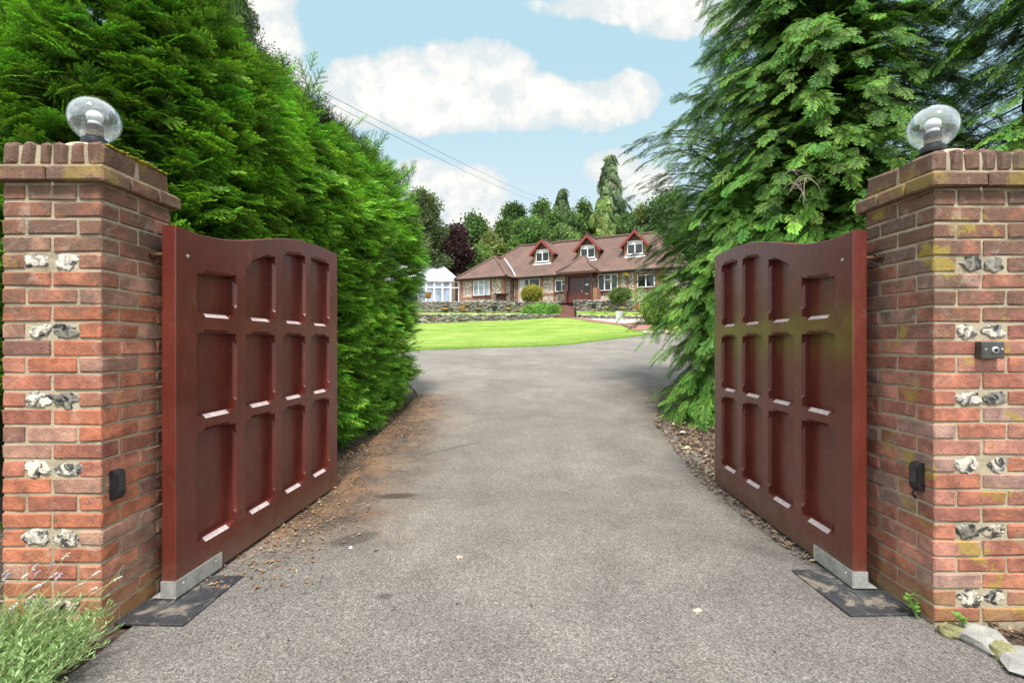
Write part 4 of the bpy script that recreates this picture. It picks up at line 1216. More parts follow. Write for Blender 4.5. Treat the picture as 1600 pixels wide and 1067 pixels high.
weed(gp(1067, 628), .12, 5, 'bright green weed in the litter under the young cypress', 4)
# ------------------------------------------------------------------ the house on its terrace
HC, HS = math.cos(R(27)), math.sin(R(27))
H0 = Vector((2.63, 40.0, 0))
def HW(u, w, z):                      # u along the front, w into the house, z up
    return Vector((H0.x + u * HC + w * HS, H0.y - u * HS + w * HC, z))
hx = lambda p: HW(p[0], p[1], p[2])
house = thing('flint_cottage', 'long flint and red-brick house with clay tiled roof and three dormers', 'house', HW(1.0, 3.5, 4.3))
def hbox(name, mat, boxes, parent=house, ch=0.0):
    m = MB()
    for (a, b) in boxes: m.box(a, b, xf=hx, ch=ch)
    return m.build(name, MAT[mat], parent)
ZB, ZE, ZR = 3.4, 6.80, 10.25
hbox('wall', 'flint_wall', [((-7.3, 0, ZB), (11.2, 7, ZE)), ((-7.2, -1.4, ZB), (-2.95, .02, ZE - .02))])
# brick quoins, bands and window surrounds, standing just proud of the flint
tr_ = []
P3 = .03
def front(u0, u1, z0, z1, w=0.0): tr_.append(((u0, w - P3, z0), (u1, w + .01, z1)))
for (u0, u1) in ((-2.66, -2.28), (-.34, -.08), (.82, 1.02), (4.42, 4.6), (6.14, 6.36), (7.38, 7.62), (8.9, 9.6)): front(u0, u1, 4.3, 6.78)
front(-.08, .82, 5.24, 5.40); front(-2.28, -.34, 6.69, 6.78); front(1.02, 2.0, 5.28, 5.46)
front(4.6, 6.14, 5.20, 5.36); front(6.36, 7.38, 5.24, 5.38); front(7.62, 8.9, 5.30, 5.46)
front(4.6, 6.14, 6.64, 6.78); front(7.62, 8.9, 6.44, 6.56)
front(6.78, 6.98, 5.38, 6.38)
front(-7.22, -6.98, 4.3, 6.76, -1.4); front(-6.08, -5.9, 5.1, 6.76, -1.4); front(-4.31, -4.12, 5.1, 6.76, -1.4); front(-3.22, -2.93, 4.3, 6.76, -1.4)
front(-6.98, -3.22, 5.10, 5.26, -1.4); front(-5.9, -4.31, 6.64, 6.76, -1.4)
tr_.append(((-2.96, -1.4, 4.3), (-2.92, -1.12, 6.76))); tr_.append(((-2.96, -.30, 4.3), (-2.92, .0, 6.76)))
for k in range(len(tr_)):             # no two overlapping faces in one plane
    (a, b) = tr_[k]; e = .0021 * (k % 7); tr_[k] = ((a[0], a[1] - e, a[2]), b)
for b_ in tr_: hbox('brick_quoin', 'house_brick', [b_])

def ppoly(mb, pts, th=.10, col=None):
    """roof slope: polygon of (u,w,z) with a thickness below it"""
    mb.prism([hx(p) for p in pts], (0, 0, -th), col=col)
roof = MB()
uL, uR, wF, wB = -7.68, 11.6, -.38, 7.38; rl, rr = -4.0, 8.2
# the front slope is cut into a sprocketed eave (flatter foot) and the main pitch
ez = 6.84
ppoly(roof, [(uL, wF, ez), (uR, wF, ez), (uR - .42, .25, ez + .42), (uL + .42, .25, ez + .42)])
ppoly(roof, [(uL + .42, .25, ez + .42), (uR - .42, .25, ez + .42), (rr, 3.5, ZR), (rl, 3.5, ZR)])
ppoly(roof, [(uL, wB, ez), (uL, wF, ez), (uL + .42, .25, ez + .42), (rl, 3.5, ZR)])
ppoly(roof, [(uR, wF, ez), (uR, wB, ez), (rr, 3.5, ZR), (uR - .42, .25, ez + .42)])
ppoly(roof, [(uR, wB, ez), (uL, wB, ez), (rl, 3.5, ZR), (rr, 3.5, ZR)])
ro = roof.build('roof', MAT['tiles'], house)
wr = MB(); a0, a1, wf, pk, pw = -7.62, -2.55, -1.80, -5.08, .80
ppoly(wr, [(a0, wf, ez - .02), (a1, wf, ez - .02), (a1 - .4, wf + .5, ez + .33), (a0 + .4, wf + .5, ez + .33)])
ppoly(wr, [(a0 + .4, wf + .5, ez + .33), (a1 - .4, wf + .5, ez + .33), (pk, pw, 8.95)])
ppoly(wr, [(a1, wf, ez - .02), (a1, .9, ez - .02), (a1 - .4, .9, ez + .33), (a1 - .4, wf + .5, ez + .33)])
ppoly(wr, [(a1 - .4, wf + .5, ez + .33), (a1 - .4, 1.5, ez + .33), (pk, 2.6, 8.95), (pk, pw, 8.95)])
ppoly(wr, [(a0, .9, ez - .02), (a0, wf, ez - .02), (a0 + .4, wf + .5, ez + .33), (a0 + .4, 1.5, ez + .33)])
ppoly(wr, [(a0 + .4, 2.5, ez + .33), (a0 + .4, wf + .5, ez + .33), (pk, pw, 8.95), (pk, 2.6, 8.95)])
wr.build('wing_roof', MAT['tiles'], house)
rd = MB()
def ridge(pts, r=.10): rd.tube([hx(p) for p in pts], r, 8)
ridge([(rl, 3.5, ZR + .02), (rr, 3.5, ZR + .02)], .12)
ridge([(rl, 3.5, ZR), (uL + .42, .25, ez + .44)]); ridge([(rr, 3.5, ZR), (uR - .42, .25, ez + .44), (uR, wF, ez)])
ridge([(pk, 2.6, 8.97), (pk, pw, 8.97)], .12); ridge([(pk, pw, 8.95), (a1 - .4, wf + .5, ez + .36), (a1, wf, ez)]); ridge([(pk, pw, 8.95), (a0 + .4, wf + .5, ez + .36), (a0, wf, ez)])
rd.build('ridge_tiles', MAT['tiles'], house)
# pale lead in the valley between wing and main roof
vl = MB(); vl.tube([hx((-4.72, 2.02, 8.92)), hx((-3.3, .62, 7.72)), hx((-2.62, -.12, 7.07)), hx((-2.5, -.34, 6.92))], .07, 6)
vl.build('valley_flashing', MAT['lead'], house)
# fascias and gutters
for b_ in [((uL + .02, wF + .02, 6.66), (a0 + .0, wF + .06, 6.79)), ((a1 + .06, wF + .02, 6.66), (1.5, wF + .06, 6.79)), ((5.0, wF + .02, 6.66), (uR - .02, wF + .06, 6.79)),
                          ((a0 + .02, wf + .02, 6.62), (a1 - .02, wf + .06, 6.75)), ((a1 - .06, wf + .06, 6.62), (a1 - .02, wF, 6.75))]: hbox('fascia', 'fascia', [b_])
for (a, b) in (((a0, wf - .04, 6.74), (a1 + .04, wf - .04, 6.74)), ((a1 + .04, wf - .04, 6.74), (a1 + .04, wF - .03, 6.76)), ((a1 + .04, wF - .03, 6.76), (1.55, wF - .03, 6.76)), ((4.98, wF - .03, 6.76), (uR, wF - .03, 6.76))):
    gt = MB(); gt.tube([hx(a), hx(b)], .055, 8); gt.build('gutter', MAT['iron'], house)

def window(u0, u1, z0, z1, w, cols, fan=None, parent=house, pane='pane', sill=True, mat='upvc', dep=.05, blind=0.0, name='window', top=.05):
    """cols: relative widths of the lights; fan: {index: transom share from the top}"""
    f = 0.055; fm = MB(); wf_ = w - dep - .035
    fm.box((u0, wf_, z0), (u1, w + .02, z0 + f), xf=hx); fm.box((u0, wf_, z1 - f), (u1, w + .02, z1), xf=hx)
    fm.box((u0, wf_, z0 + f), (u0 + f, w + .02, z1 - f), xf=hx); fm.box((u1 - f, wf_, z0 + f), (u1, w + .02, z1 - f), xf=hx)
    tot = sum(cols); x = u0; xs2 = []
    for i, cdt in enumerate(cols):
        xa = x; x += (u1 - u0) * cdt / tot; xs2.append((xa, x))
        if i < len(cols) - 1: fm.box((x - f * .7, wf_ - .004, z0 + f), (x + f * .7, w + .02, z1 - f), xf=hx)
        if fan and i in fan:
            zt = z1 - (z1 - z0) * fan[i]; fm.box((xa + f * .7, wf_ - .003, zt - f * .5), (x - f * .7, w + .02, zt + f * .5), xf=hx)
    o = fm.build(name, MAT[mat], parent)
    deep = parent is not house
    pp = parent if deep else o
    for (xa, xb) in xs2:
        p = MB(); p.box((xa + .03, w - dep - .004, z0 + .03), (xb - .03, w - dep + .012, z1 - .03), xf=hx); p.build('pane', MAT[pane], pp)
        if blind:
            p = MB(); p.box((xa + .06, w - dep - .012, z1 - f - (z1 - z0) * blind), (xb - .06, w - dep - .0045, z1 - f), xf=hx); p.build('blind', MAT['curtain'], pp)
    if sill:
        s = MB(); s.box((u0 - .08, wf_ - .07, z0 - .07), (u1 + .08, w + .01, z0 - .002), xf=hx); s.build('sill', MAT['fascia'] if not deep else MAT['lead'], pp)
    return o
window(-5.9, -4.31, 5.34, 6.64, -1.4, (1, 1, 1), {1: .32}, pane='pane_bright')
window(1.02, 2.06, 5.48, 6.40, 0, (1.1, .9), {1: .36})
window(4.6, 6.14, 5.38, 6.63, 0, (1, 1, 1), {1: .33})
window(7.62, 8.9, 5.48, 6.42, 0, (1, 1))
pd = window(-2.28, -.34, 4.36, 6.68, 0, (1, 1), sill=False, name='patio_door')
m = MB()
for k in range(9):
    u = -2.16 + .055 * k; m.tube([hx((u, -.066, 4.45)), hx((u + .01, -.066, 6.6))], .028, 6)
m.build('curtain', MAT['curtain'], pd)

# dormers: tile-hung cheeks, red bargeboards, two-light windows
def dormer(uc, kk=1.0):
    w0 = 1.2; hw = .86; zs, zt, ze, zp = 8.0, 9.27, 9.10, 10.12
    b = MB()
    b.prism([hx((uc - hw, w0, zs - .2)), hx((uc + hw, w0, zs - .2)), hx((uc + hw, w0, ze)), hx((uc, w0, zp - .1)), hx((uc - hw, w0, ze))], HW(0, 2.4, 0) - HW(0, 0, 0))
    root = b.build('dormer', MAT['house_brick'], house)
    r = MB(); e = 1.14; zq = ze - .22
    for s in (-1, 1):
        r.prism([hx((uc, w0 - .28, zp + .04)), hx((uc + s * e, w0 - .28, zq)), hx((uc + s * e, w0 + 1.4, zq)), hx((uc, w0 + 2.45, zp + .04))], (0, 0, -.07))
    r.tube([hx((uc, w0 - .29, zp + .05)), hx((uc, w0 + 2.4, zp + .05))], .09, 8)
    r.build('dormer_roof', MAT['tiles'], root)
    g = MB()
    for s in (-1, 1):
        g.prism([hx((uc, w0 - .36, zp - .03)), hx((uc, w0 - .36, zp - .27)), hx((uc + s * (e - .02), w0 - .36, zq - .24)), hx((uc + s * (e + .03), w0 - .36, zq - .02))], HW(0, .06, 0) - HW(0, 0, 0))
    g.build('bargeboard', MAT['red_trim'], root)
    c = MB()
    for i in range(4):
        z = 9.3 + i * .15; h_ = max(.1, (zp - .12 - z) / (zp - ze) * hw)
        c.box((uc - h_, w0 - .05 - .012 * (i % 2), z), (uc + h_, w0 - .001, z + .125), xf=hx)
    c.build('weatherboard', MAT['fascia'], root)
    window(uc - .60, uc + .60, 8.24, zt, w0, (1, 1), None, root, 'pane', True, blind=.24, name='window_frame')
    a = MB(); zf = lambda w: ez + .42 + (w - .25) * (ZR - ez - .42) / 3.25
    a.prism([hx((uc - .8, 1.0, zf(1.0) + .012)), hx((uc + .8, 1.0, zf(1.0) + .012)), hx((uc + .78, 1.19, zf(1.19) + .012)), hx((uc - .78, 1.19, zf(1.19) + .012))], (0, 0, .02))
    a.build('apron_flashing', MAT['lead'], root)
    return root
for uc in (-.63, 3.36, 7.18): dormer(uc)

# porch with its hipped, flared roof
pr = MB(); pw0 = -1.0
for (u0, u1, w0_, w1_) in ((2.17, 2.33, pw0, pw0 + .14), (4.27, 4.41, pw0, pw0 + .14)):
    pr.box((u0, w0_, 4.3), (u1, w1_, 6.62), xf=hx)
pr.box((2.12, pw0 - .03, 6.5), (4.46, pw0 + .16, 6.72), xf=hx)
pr.box((2.19, pw0 + .15, 6.52), (2.31, -.02, 6.7), xf=hx); pr.box((4.28, pw0 + .15, 6.52), (4.40, -.02, 6.7), xf=hx)
pr.box((2.20, pw0 + .15, 4.3), (2.28, -.02, 5.35), xf=hx)
porch = pr.build('porch', MAT['fascia'], house)
q = MB(); e0, e1, ef = 1.62, 4.95, -1.42
ppoly(q, [(e0, ef, 6.84), (e1, ef, 6.84), (e1 - .7, ef + .55, 7.28), (e0 + .7, ef + .55, 7.28)], .08)
ppoly(q, [(e0 + .7, ef + .55, 7.28), (e1 - .7, ef + .55, 7.28), (3.28 + .15, .45, 8.28), (3.28 - .15, .45, 8.28)], .08)
ppoly(q, [(e1, ef, 6.84), (e1 - .1, -.1, 6.9), (e1 - .75, .15, 7.35), (e1 - .7, ef + .55, 7.28)], .08)
ppoly(q, [(e1 - .7, ef + .55, 7.28), (e1 - .75, .15, 7.35), (3.43, .85, 8.28), (3.43, .45, 8.28)], .08)
ppoly(q, [(e0 + .1, -.1, 6.9), (e0, ef, 6.84), (e0 + .7, ef + .55, 7.28), (e0 + .75, .15, 7.35)], .08)
ppoly(q, [(e0 + .75, .15, 7.35), (e0 + .7, ef + .55, 7.28), (3.13, .45, 8.28), (3.13, .85, 8.28)], .08)
for s, ee in ((1, e1), (-1, e0)):
    q.tube([hx((3.28 + s * .15, .45, 8.3)), hx((ee - s * .7, ef + .55, 7.32)), hx((ee, ef, 6.88))], .075, 8)
q.build('porch_roof', MAT['tiles'], porch)
hbox('porch_gutter', 'fascia', [((e0 + .03, ef + .02, 6.66), (e1 - .03, ef + .07, 6.80)), ((e1 - .07, ef + .07, 6.66), (e1 - .03, -.5, 6.80)), ((e0 + .03, ef + .07, 6.66), (e0 + .07, -.5, 6.80))], porch)
hbox('brick_pier', 'house_brick', [((4.46, pw0 + .02, 4.2), (4.80, -.02, 5.55))], porch)
hbox('plinth', 'house_brick', [((2.1, pw0 + .0, 3.9), (4.44, -.02, 4.29))], porch)
# timber entrance screen set back under the porch: door, glazed side light, boarding
sw = -.62
hbox('entrance_screen', 'door_paint', [((2.30, sw, 4.3), (2.40, sw + .08, 6.62)), ((2.40, sw, 4.3), (2.66, sw + .06, 5.45)), ((2.40, sw, 6.45), (4.27, sw + .08, 6.62)), ((2.64, sw - .01, 4.3), (2.74, sw + .09, 6.44)),
                         ((3.56, sw - .01, 4.3), (3.66, sw + .09, 6.44)), ((3.66, sw, 4.3), (4.10, sw + .06, 5.28)), ((4.10, sw, 4.3), (4.27, sw + .08, 6.44))], porch)
hbox('side_light', 'pane', [((2.40, sw + .02, 5.45), (2.64, sw + .05, 6.45)), ((3.66, sw + .02, 5.28), (4.10, sw + .05, 6.44))], porch)
hbox('notice', 'white_plastic', [((3.74, sw + .008, 5.80), (4.0, sw + .018, 5.91))], porch)
hbox('letter_plate', 'brass', [((3.74, sw - .014, 5.12), (4.0, sw - .001, 5.19))], porch)
door = hbox('door', 'door_paint', [((2.74, sw + .01, 4.3), (3.56, sw + .06, 6.44)), ((2.78, sw - .004, 4.42), (3.52, sw + .009, 4.60)), ((2.78, sw - .004, 4.70), (3.52, sw + .009, 4.86)), ((2.78, sw - .004, 4.96), (3.52, sw + .009, 5.12))])
for r_ in range(3):
    for c_ in range(3):
        u = 2.83 + c_ * .23; z = 5.38 + r_ * .30 + (.05 if (r_ == 2 and c_ == 1) else 0)
        hbox('pane', 'pane', [((u, sw + .003, z), (u + .16, sw + .0095, z + .22))], door)
hbox('handle', 'brass', [((3.46, sw - .05, 5.28), (3.52, sw + .0, 5.44))], door)
hbox('downpipe', 'iron', [((-2.80, -.09, 4.3), (-2.74, -.035, 6.7))])
ab = hbox('alarm_box', 'alarm', [((6.62, -.12, 6.48), (6.98, -.03, 6.70)), ((6.70, -.115, 6.40), (6.90, -.035, 6.48))])

# ------------------------------------------------------------------ white conservatory at the end of the house
cons = thing('conservatory', 'white framed glass conservatory at the end of the house', 'conservatory', (-7.6, 45.5, 4.3))
fr_ = MB(); cy = 44.2; x0c, x1c, ze_c, zb_c = -11.5, -4.85, 6.95, 4.3
for x in np.arange(x0c, x1c + .01, .74):
    fr_.box((x - .07, cy, zb_c), (x + .07, cy + .12, ze_c))
fr_.box((x0c, cy - .02, ze_c - .10), (x1c + .1, cy + .14, ze_c + .06)); fr_.box((x0c, cy - .005, 6.32), (x1c, cy + .125, 6.40)); fr_.box((x0c, cy - .006, 4.95), (x1c, cy + .126, 5.02))
fr_.build('frame', MAT['upvc'], cons)
xs_c = list(np.arange(x0c, x1c + .01, .74))
for a, b in zip(xs_c[:-1], xs_c[1:]):
    m = MB(); m.box((a + .06, cy + .05, zb_c), (b - .06, cy + .07, ze_c - .1)); m.build('pane', MAT['cons_pane'], cons)
m = MB(); m.box((x0c, cy + .02, 4.0), (x1c + .05, cy + .11, 4.9)); m.box((x1c - .05, cy + .14, 4.0), (x1c + .03, 47, ze_c)); m.build('dwarf_wall', MAT['upvc'], cons)
rf = MB()
rf.prism([(x0c - 2, cy - .12, ze_c + .02), (x1c + .15, cy - .12, ze_c + .02), (-6.9, 47.2, 8.92), (x0c - 2, 47.2, 8.98)], (0, 0, -.06)); rf.prism([(x1c + .15, cy - .12, ze_c + .02), (x1c + .15, 50, ze_c + .02), (-6.9, 47.2, 8.92)], (0, 0, -.06))
rfo = rf.build('roof', MAT['cons_roof'], cons)
gb = MB()
for k in range(14):
    t = k / 13; gb.tube([(x0c - 2 + (x1c + 2.1 - x0c) * t, cy - .12, ze_c + .05), (x0c - 2 + (-6.9 - x0c + 2) * t, 47.2, 8.98)], .035, 5)
gb.tube([(x0c - 2, 47.2, 9.02), (-6.9, 47.2, 8.97)], .07, 6)
gb.tube([(-6.9, 47.2, 8.97), (-6.9, 47.2, 9.35)], .05, 6)
gb.build('glazing_bars', MAT['upvc'], rfo)

# ------------------------------------------------------------------ terrace, retaining walls, steps
def rubble(name, label, pts, zb, zt, thick=.35, sl=.22, sh=.085, tone=.72):
    """dry rubble wall along pts; zb, zt: bottom and top heights at each point; many separate stones"""
    root = None; m = MB(); rs = random.Random(len(name) + int(pts[0][0] * 10))
    for i in range(len(pts) - 1):
        A = Vector(pts[i]); B = Vector(pts[i + 1]); d = (B - A); Ln = d.length; d.normalize(); nrm = Vector((d.y, -d.x))
        if nrm.y > 0: nrm = -nrm
        nst = max(1, int(Ln / (sl * .8)))
        z_lo = lambda t: zb[i] + (zb[i + 1] - zb[i]) * t
        z_hi = lambda t: zt[i] + (zt[i + 1] - zt[i]) * t
        H = max(zt[i] - zb[i], zt[i + 1] - zb[i + 1]); nc = max(1, int(H / sh) + 1)
        m.prism([Vector((*(A - nrm * .10), zb[i] - .3)), Vector((*(B - nrm * .10), zb[i + 1] - .3)), Vector((*(B - nrm * .10), zt[i + 1] - .06)), Vector((*(A - nrm * .10), zt[i] - .06))], Vector((*(-nrm * thick), 0)), col=(.10, .09, .07))
        for c in range(nc + 1):
            s = rs.uniform(-.1, 0)
            while s < Ln:
                ln = sl * rs.uniform(.5, 1.35); t = min(1, max(0, (s + ln / 2) / Ln))
                frac = (c + rs.uniform(-.2, .2)) / nc
                z = z_lo(t) + (z_hi(t) - z_lo(t)) * frac
                cc = A + d * (s + ln / 2) + nrm * (rs.uniform(-.05, .03) - .05)
                k = rs.random()
                col = (.50, .47, .42) if k < .30 else ((.30, .27, .23) if k < .6 else ((.17, .15, .125) if k < .88 else (.38, .30, .19)))
                col = tuple(x * tone * rs.uniform(.8, 1.15) for x in col)
                if c == nc: col = tuple(min(.7, x * 1.25) for x in col)
                hh = (z_hi(t) - z_lo(t)) / nc * rs.uniform(.7, 1.15); ang = rs.uniform(-.12, .12)
                m.box((-ln / 2, -.09, -hh / 2), (ln / 2, .11, hh / 2), col=col, ch=min(.03, hh * .28), jit=.014,
                      xf=lambda p: Vector((cc.x + d.x * p.x - nrm.x * p.y, cc.y + d.y * p.x - nrm.y * p.y, z + p.z + p.x * ang)))
                s += ln + .012
    return tag(m.build(name, MAT['vcol_stone']), label, 'wall')
def zpix(y, Y): return CAM_Z + (536 - y) / F * Y
uw_l = [(-14, 40.2), (-7.3, 39.6), (-2.0, 38.6), (3.40, 37.75)]
uw_r = [(4.72, 37.0), (7.6, 35.5), (10.6, 33.9), (13.5, 32.6)]
zt_l = [4.74, 4.68, 4.62, 4.52]; zt_r = [4.56, 4.44, 4.28, 4.1]
rubble('rubble_wall', 'upper rubble wall of the terrace on the side of the six flower pots', uw_l, [3.75, zpix(490, 39.6), zpix(489.5, 38.6), zpix(488, 37.75)], zt_l)
rubble('rubble_wall', 'upper rubble wall to the porch side, under the round green bush', uw_r, [zpix(486, 37), zpix(487, 35.5), zpix(487.5, 33.9), 3.2], zt_r)
lw = [gp(640, 506.5), gp(700, 505), gp(760, 502.5), gp(820, 499.5), gp(872, 497)]
rubble('rubble_wall', 'low dark rubble wall along the top of the lawn', [(p.x, p.y) for p in lw], [p.z - .05 for p in lw], [zpix(yy, p.y) for yy, p in zip((490.5, 491.5, 491.5, 491, 491.5), lw)])
lr = [gp(902, 497.5), gp(950, 499.5), gp(1012, 500), gp(1050, 502)]
rubble('rubble_wall', 'very low broken rubble wall behind the pale gravel bed', [(p.x, p.y) for p in lr], [p.z - .08 for p in lr], [zpix(yy, p.y) for yy, p in zip((492, 493.5, 494, 495), lr)], sh=.09, sl=.2)
# grass strip between the walls and the paved terrace behind
def ribbon(name, A, zA, B, zB, mat, label, nseg=6):
    m = MB(); vs = []
    for (a, za, b, zb2) in zip(A, zA, B, zB):
        for k in range(nseg + 1):
            t = k / nseg; vs.append((a[0] + (b[0] - a[0]) * t, a[1] + (b[1] - a[1]) * t, za + (zb2 - za) * t))
    n_ = nseg + 1
    m.add(vs, [(i * n_ + j, (i + 1) * n_ + j, (i + 1) * n_ + j + 1, i * n_ + j + 1) for i in range(len(A) - 1) for j in range(nseg)])
    return structure(m.build(name, MAT[mat], smooth=True, recalc=False), label)
lwx = [(-14, lw[0].y - .5)] + [(p.x, p.y + .12) for p in lw[::1]]
zlw = [zpix(491, 34)] + [zpix(yy, p.y) - .06 for yy, p in zip((490.5, 491.5, 491.5, 491, 491.5), lw)]
Bx = [(-14, 40.15)] + [(p.x * 1.1 + .1, float(np.interp(p.x * 1.1 + .1, [q[0] for q in uw_l], [q[1] for q in uw_l])) + .1) for p in lw]
ribbon('grass_bank', lwx, zlw, Bx, [zpix(488.3, b[1]) for b in Bx], 'lawn', 'narrow strip of grass between the two rubble walls left of the steps')
Ar = [(p.x, p.y + .1) for p in lr]; Br = [(4.9, 37.05), (7.0, 35.9), (9.9, 34.4), (11.6, 33.6)]
ribbon('grass_bank', Ar, [zpix(yy, p.y) - .03 for yy, p in zip((492.5, 494, 494.5, 495.5), lr)], Br, [zpix(486, 37), zpix(486.5, 35.9), zpix(487, 34.4), zpix(488, 33.6)], 'lawn', 'grass strip behind the pale gravel bed below the terrace')
ribbon('terrace', [(p[0], p[1] + .15) for p in uw_l] + [(p[0], p[1] + .15) for p in uw_r], [4.62, 4.60, 4.55, 4.44, 4.42, 4.30, 4.14, 3.95],
       [(-14, 52), (-7.3, 50), (-2, 48), (3.4, 46), (4.8, 45), (8.6, 43), (12.6, 41), (17, 40)], [4.62, 4.62, 4.6, 4.5, 4.48, 4.42, 4.42, 4.42], 'paver', 'paved terrace in front of the house', 3)

# gravel bed and brick edging
def flat_poly(name, px, dz, mat, label, sub=14):
    m = MB(); P = [gp(*p) for p in px]; c = sum(P, Vector()) / len(P)
    ring = []
    for i in range(len(P)):
        for k in range(sub): ring.append(P[i].lerp(P[(i + 1) % len(P)], k / sub))
    vs = [(c.x, c.y, terr(c.x, c.y) + dz)]; nr = 8
    for r_ in range(1, nr + 1):
        for p in ring:
            q = c.lerp(p, r_ / nr); vs.append((q.x, q.y, terr(q.x, q.y) + dz))
    n_ = len(ring); fs = [(0, 1 + i, 1 + (i + 1) % n_) for i in range(n_)]
    for r_ in range(nr - 1):
        for i in range(n_): fs.append((1 + r_ * n_ + i, 1 + r_ * n_ + (i + 1) % n_, 1 + (r_ + 1) * n_ + (i + 1) % n_, 1 + (r_ + 1) * n_ + i))
    m.add(vs, fs); return structure(m.build(name, MAT[mat], smooth=True), label)
flat_poly('gravel_bed', [(900, 497), (1018, 499.5), (1016, 505), (1000, 510.5), (950, 504.5)], .045, 'gravel', 'pale pebble bed between the low wall and brick edging')
flat_poly('brick_path', [(878, 496.5), (900, 496.8), (950, 503.5), (1001, 509.5), (1015, 503.5), (1022, 508), (1010, 518), (990, 517.5), (994, 512.5), (940, 505.8)], .06, 'paver', 'narrow red brick path edging the lawn up to the steps')
# rubble edging stones beyond the lawn tip
for i, px in enumerate(np.linspace(1008, 1062, 11)):
    g = gp(px, 521.5 + 1.5 * math.sin(i)); m = MB(); m.blob(g + Vector((0, 0, .07)), (random.uniform(.14, .24), .14, .11), seed=i, rough=.5, sub=2, col=random.choice([(.5, .47, .42), (.3, .27, .23), (.42, .35, .26)]))
    o = m.build('edging_stone', MAT['vcol_stone']); tag(o, 'rubble stone in the row edging the far drive beyond the tip of the lawn', 'stone', 'rubble stones along the far drive edge')

# brick steps with the iron handrail
st_root = thing('garden_steps', 'brown brick steps climbing from the lawn path to the porch', 'steps', (4.0, 36.9, 3.2))
s0, s1 = gp(884, 497.5), Vector((4.28, 38.3, 4.42)); nst = 8
dv = Vector((s1.x - s0.x, s1.y - s0.y, 0)); dv.normalize(); sdv = Vector((dv.y, -dv.x, 0)); Ls = (Vector((s1.x, s1.y, 0)) - Vector((s0.x, s0.y, 0))).length
for k in range(nst):
    m = MB(); z1_ = s0.z + (s1.z - s0.z) * (k + 1) / nst; y0_ = Ls * k / nst
    m.box((-.66, y0_, s0.z - .5), (.66, Ls + .3, z1_ - .03) if k == nst - 1 else (.66, y0_ + Ls / nst - .001, z1_ - .03), xf=lambda p: Vector((s0.x, s0.y, 0)) + sdv * p.x + dv * p.y + Vector((0, 0, p.z)))
    m.box((-.68, y0_ - .03, z1_ - .029), (.68, y0_ + Ls / nst - .032, z1_), xf=lambda p: Vector((s0.x, s0.y, 0)) + sdv * p.x + dv * p.y + Vector((0, 0, p.z)))
    m.build('step', MAT['paver'], st_root)
hr_root = thing('handrail', 'curved black iron handrail beside the brick steps', 'handrail', (4.6, 37.2, 3.2))
q = MB(); rail = [(.72, -.15, .15), (.72, -.14, .55), (.72, -.08, .92), (.72, .25, 1.12), (.72, .8, 1.6), (.72, 1.15, 2.05), (.72, 1.2, 2.3)]
base = Vector((s0.x, s0.y, s0.z)); XW = lambda p: base + sdv * p[0] + dv * p[1] + Vector((0, 0, p[2]))
q.tube([XW(p) for p in rail], .035, 8); q.build('rail', MAT['iron'], hr_root)
for k in range(7):
    t = k / 6; yy = -.14 + 1.3 * t; zt_ = float(np.interp(yy, [-.14, -.08, .25, .8, 1.15, 1.2], [.6, .92, 1.12, 1.6, 2.05, 2.25]))
    q = MB(); q.tube([XW((.72, yy, .0 + .9 * t)), XW((.72, yy, zt_))], .018, 6); q.build('baluster', MAT['iron'], hr_root)

# white block on the gravel
g = gp(967.5, 502); wb = thing('white_plinth', 'white square pedestal standing on the pale gravel bed', 'pedestal', g)
m = MB(); m.box((g.x - .20, g.y - .16, g.z - .05), (g.x + .20, g.y + .16, g.z + .60), ch=.02); m.build('block', MAT['white_plastic'], wb)
m = MB(); m.box((g.x - .24, g.y - .20, g.z + .60), (g.x + .24, g.y + .20, g.z + .66), ch=.015); m.build('cap', MAT['white_plastic'], wb)

# ------------------------------------------------------------------ pots on the ledge of the upper walls
def pot(px, py, Y, h, r, mat, label, taper=.72, band=None, group='pots along the terrace wall'):
    p = at(px, py, Y); c = (p.x, p.y, p.z)
    root = thing('flower_pot', label, 'pot', c, group)
    m = MB(); m.lathe([(r * taper, 0), (r * .93, h * .75), (r * .96, h * .86)], c, 20); m.build('body', MAT[mat], root, smooth=True)
    m = MB(); m.lathe([(r * .95, h * .86), (r * 1.06, h * .88), (r * 1.06, h), (r * .9, h), (r * .85, h * .9)], c, 20); m.build('rim', MAT[mat], root)
    if band:
        m = MB(); m.lathe([(r * .84, h * .22), (r * .90, h * .3), (r * .955, h * .62), (r * .945, h * .68)], c, 20); m.build('glaze_band', MAT[band], root)
    m = MB(); m.lathe([(.0001, h * .93), (r * .88, h * .93)], c, 16); m.build('compost', MAT['soil'], root)
pot(695.5, 485.5, 38.9, .36, .27, 'glazed', 'dark pot with rusty side, first from the conservatory end', band='terracotta')
pot(723, 486, 38.5, .43, .23, 'terracotta', 'tall orange terracotta pot, second from the conservatory end')
pot(748.5, 484.5, 38.2, .28, .24, 'glazed', 'dark pot with golden band, third from the conservatory end', band='glaze_yellow')
pot(772.5, 485, 37.8, .34, .24, 'glazed', 'plain dark brownish pot below the garden table, fourth in the row')
pot(794, 485, 37.5, .36, .22, 'glazed', 'dark pot with pale yellow patch, next to the last of the left row', band='glaze_yellow')
pot(819, 484.5, 37.3, .36, .21, 'terracotta', 'terracotta pot beside the leafy green shrub')
pot(927.5, 482.5, 35.6, .34, .19, 'glazed', 'plain grey-green pot nearest the steps on the porch side', band=None)
pot(947.5, 483.5, 34.9, .34, .19, 'glazed', 'dark pot with yellow flower patch below the round green bush', band='glaze_yellow')
pot(972, 484.5, 34.2, .36, .20, 'glazed', 'dark pot with yellow patch right above the white pedestal', band='glaze_yellow')
pot(995, 483, 33.8, .28, .22, 'terracotta', 'brownish shallow pot nearest the cypress branches')
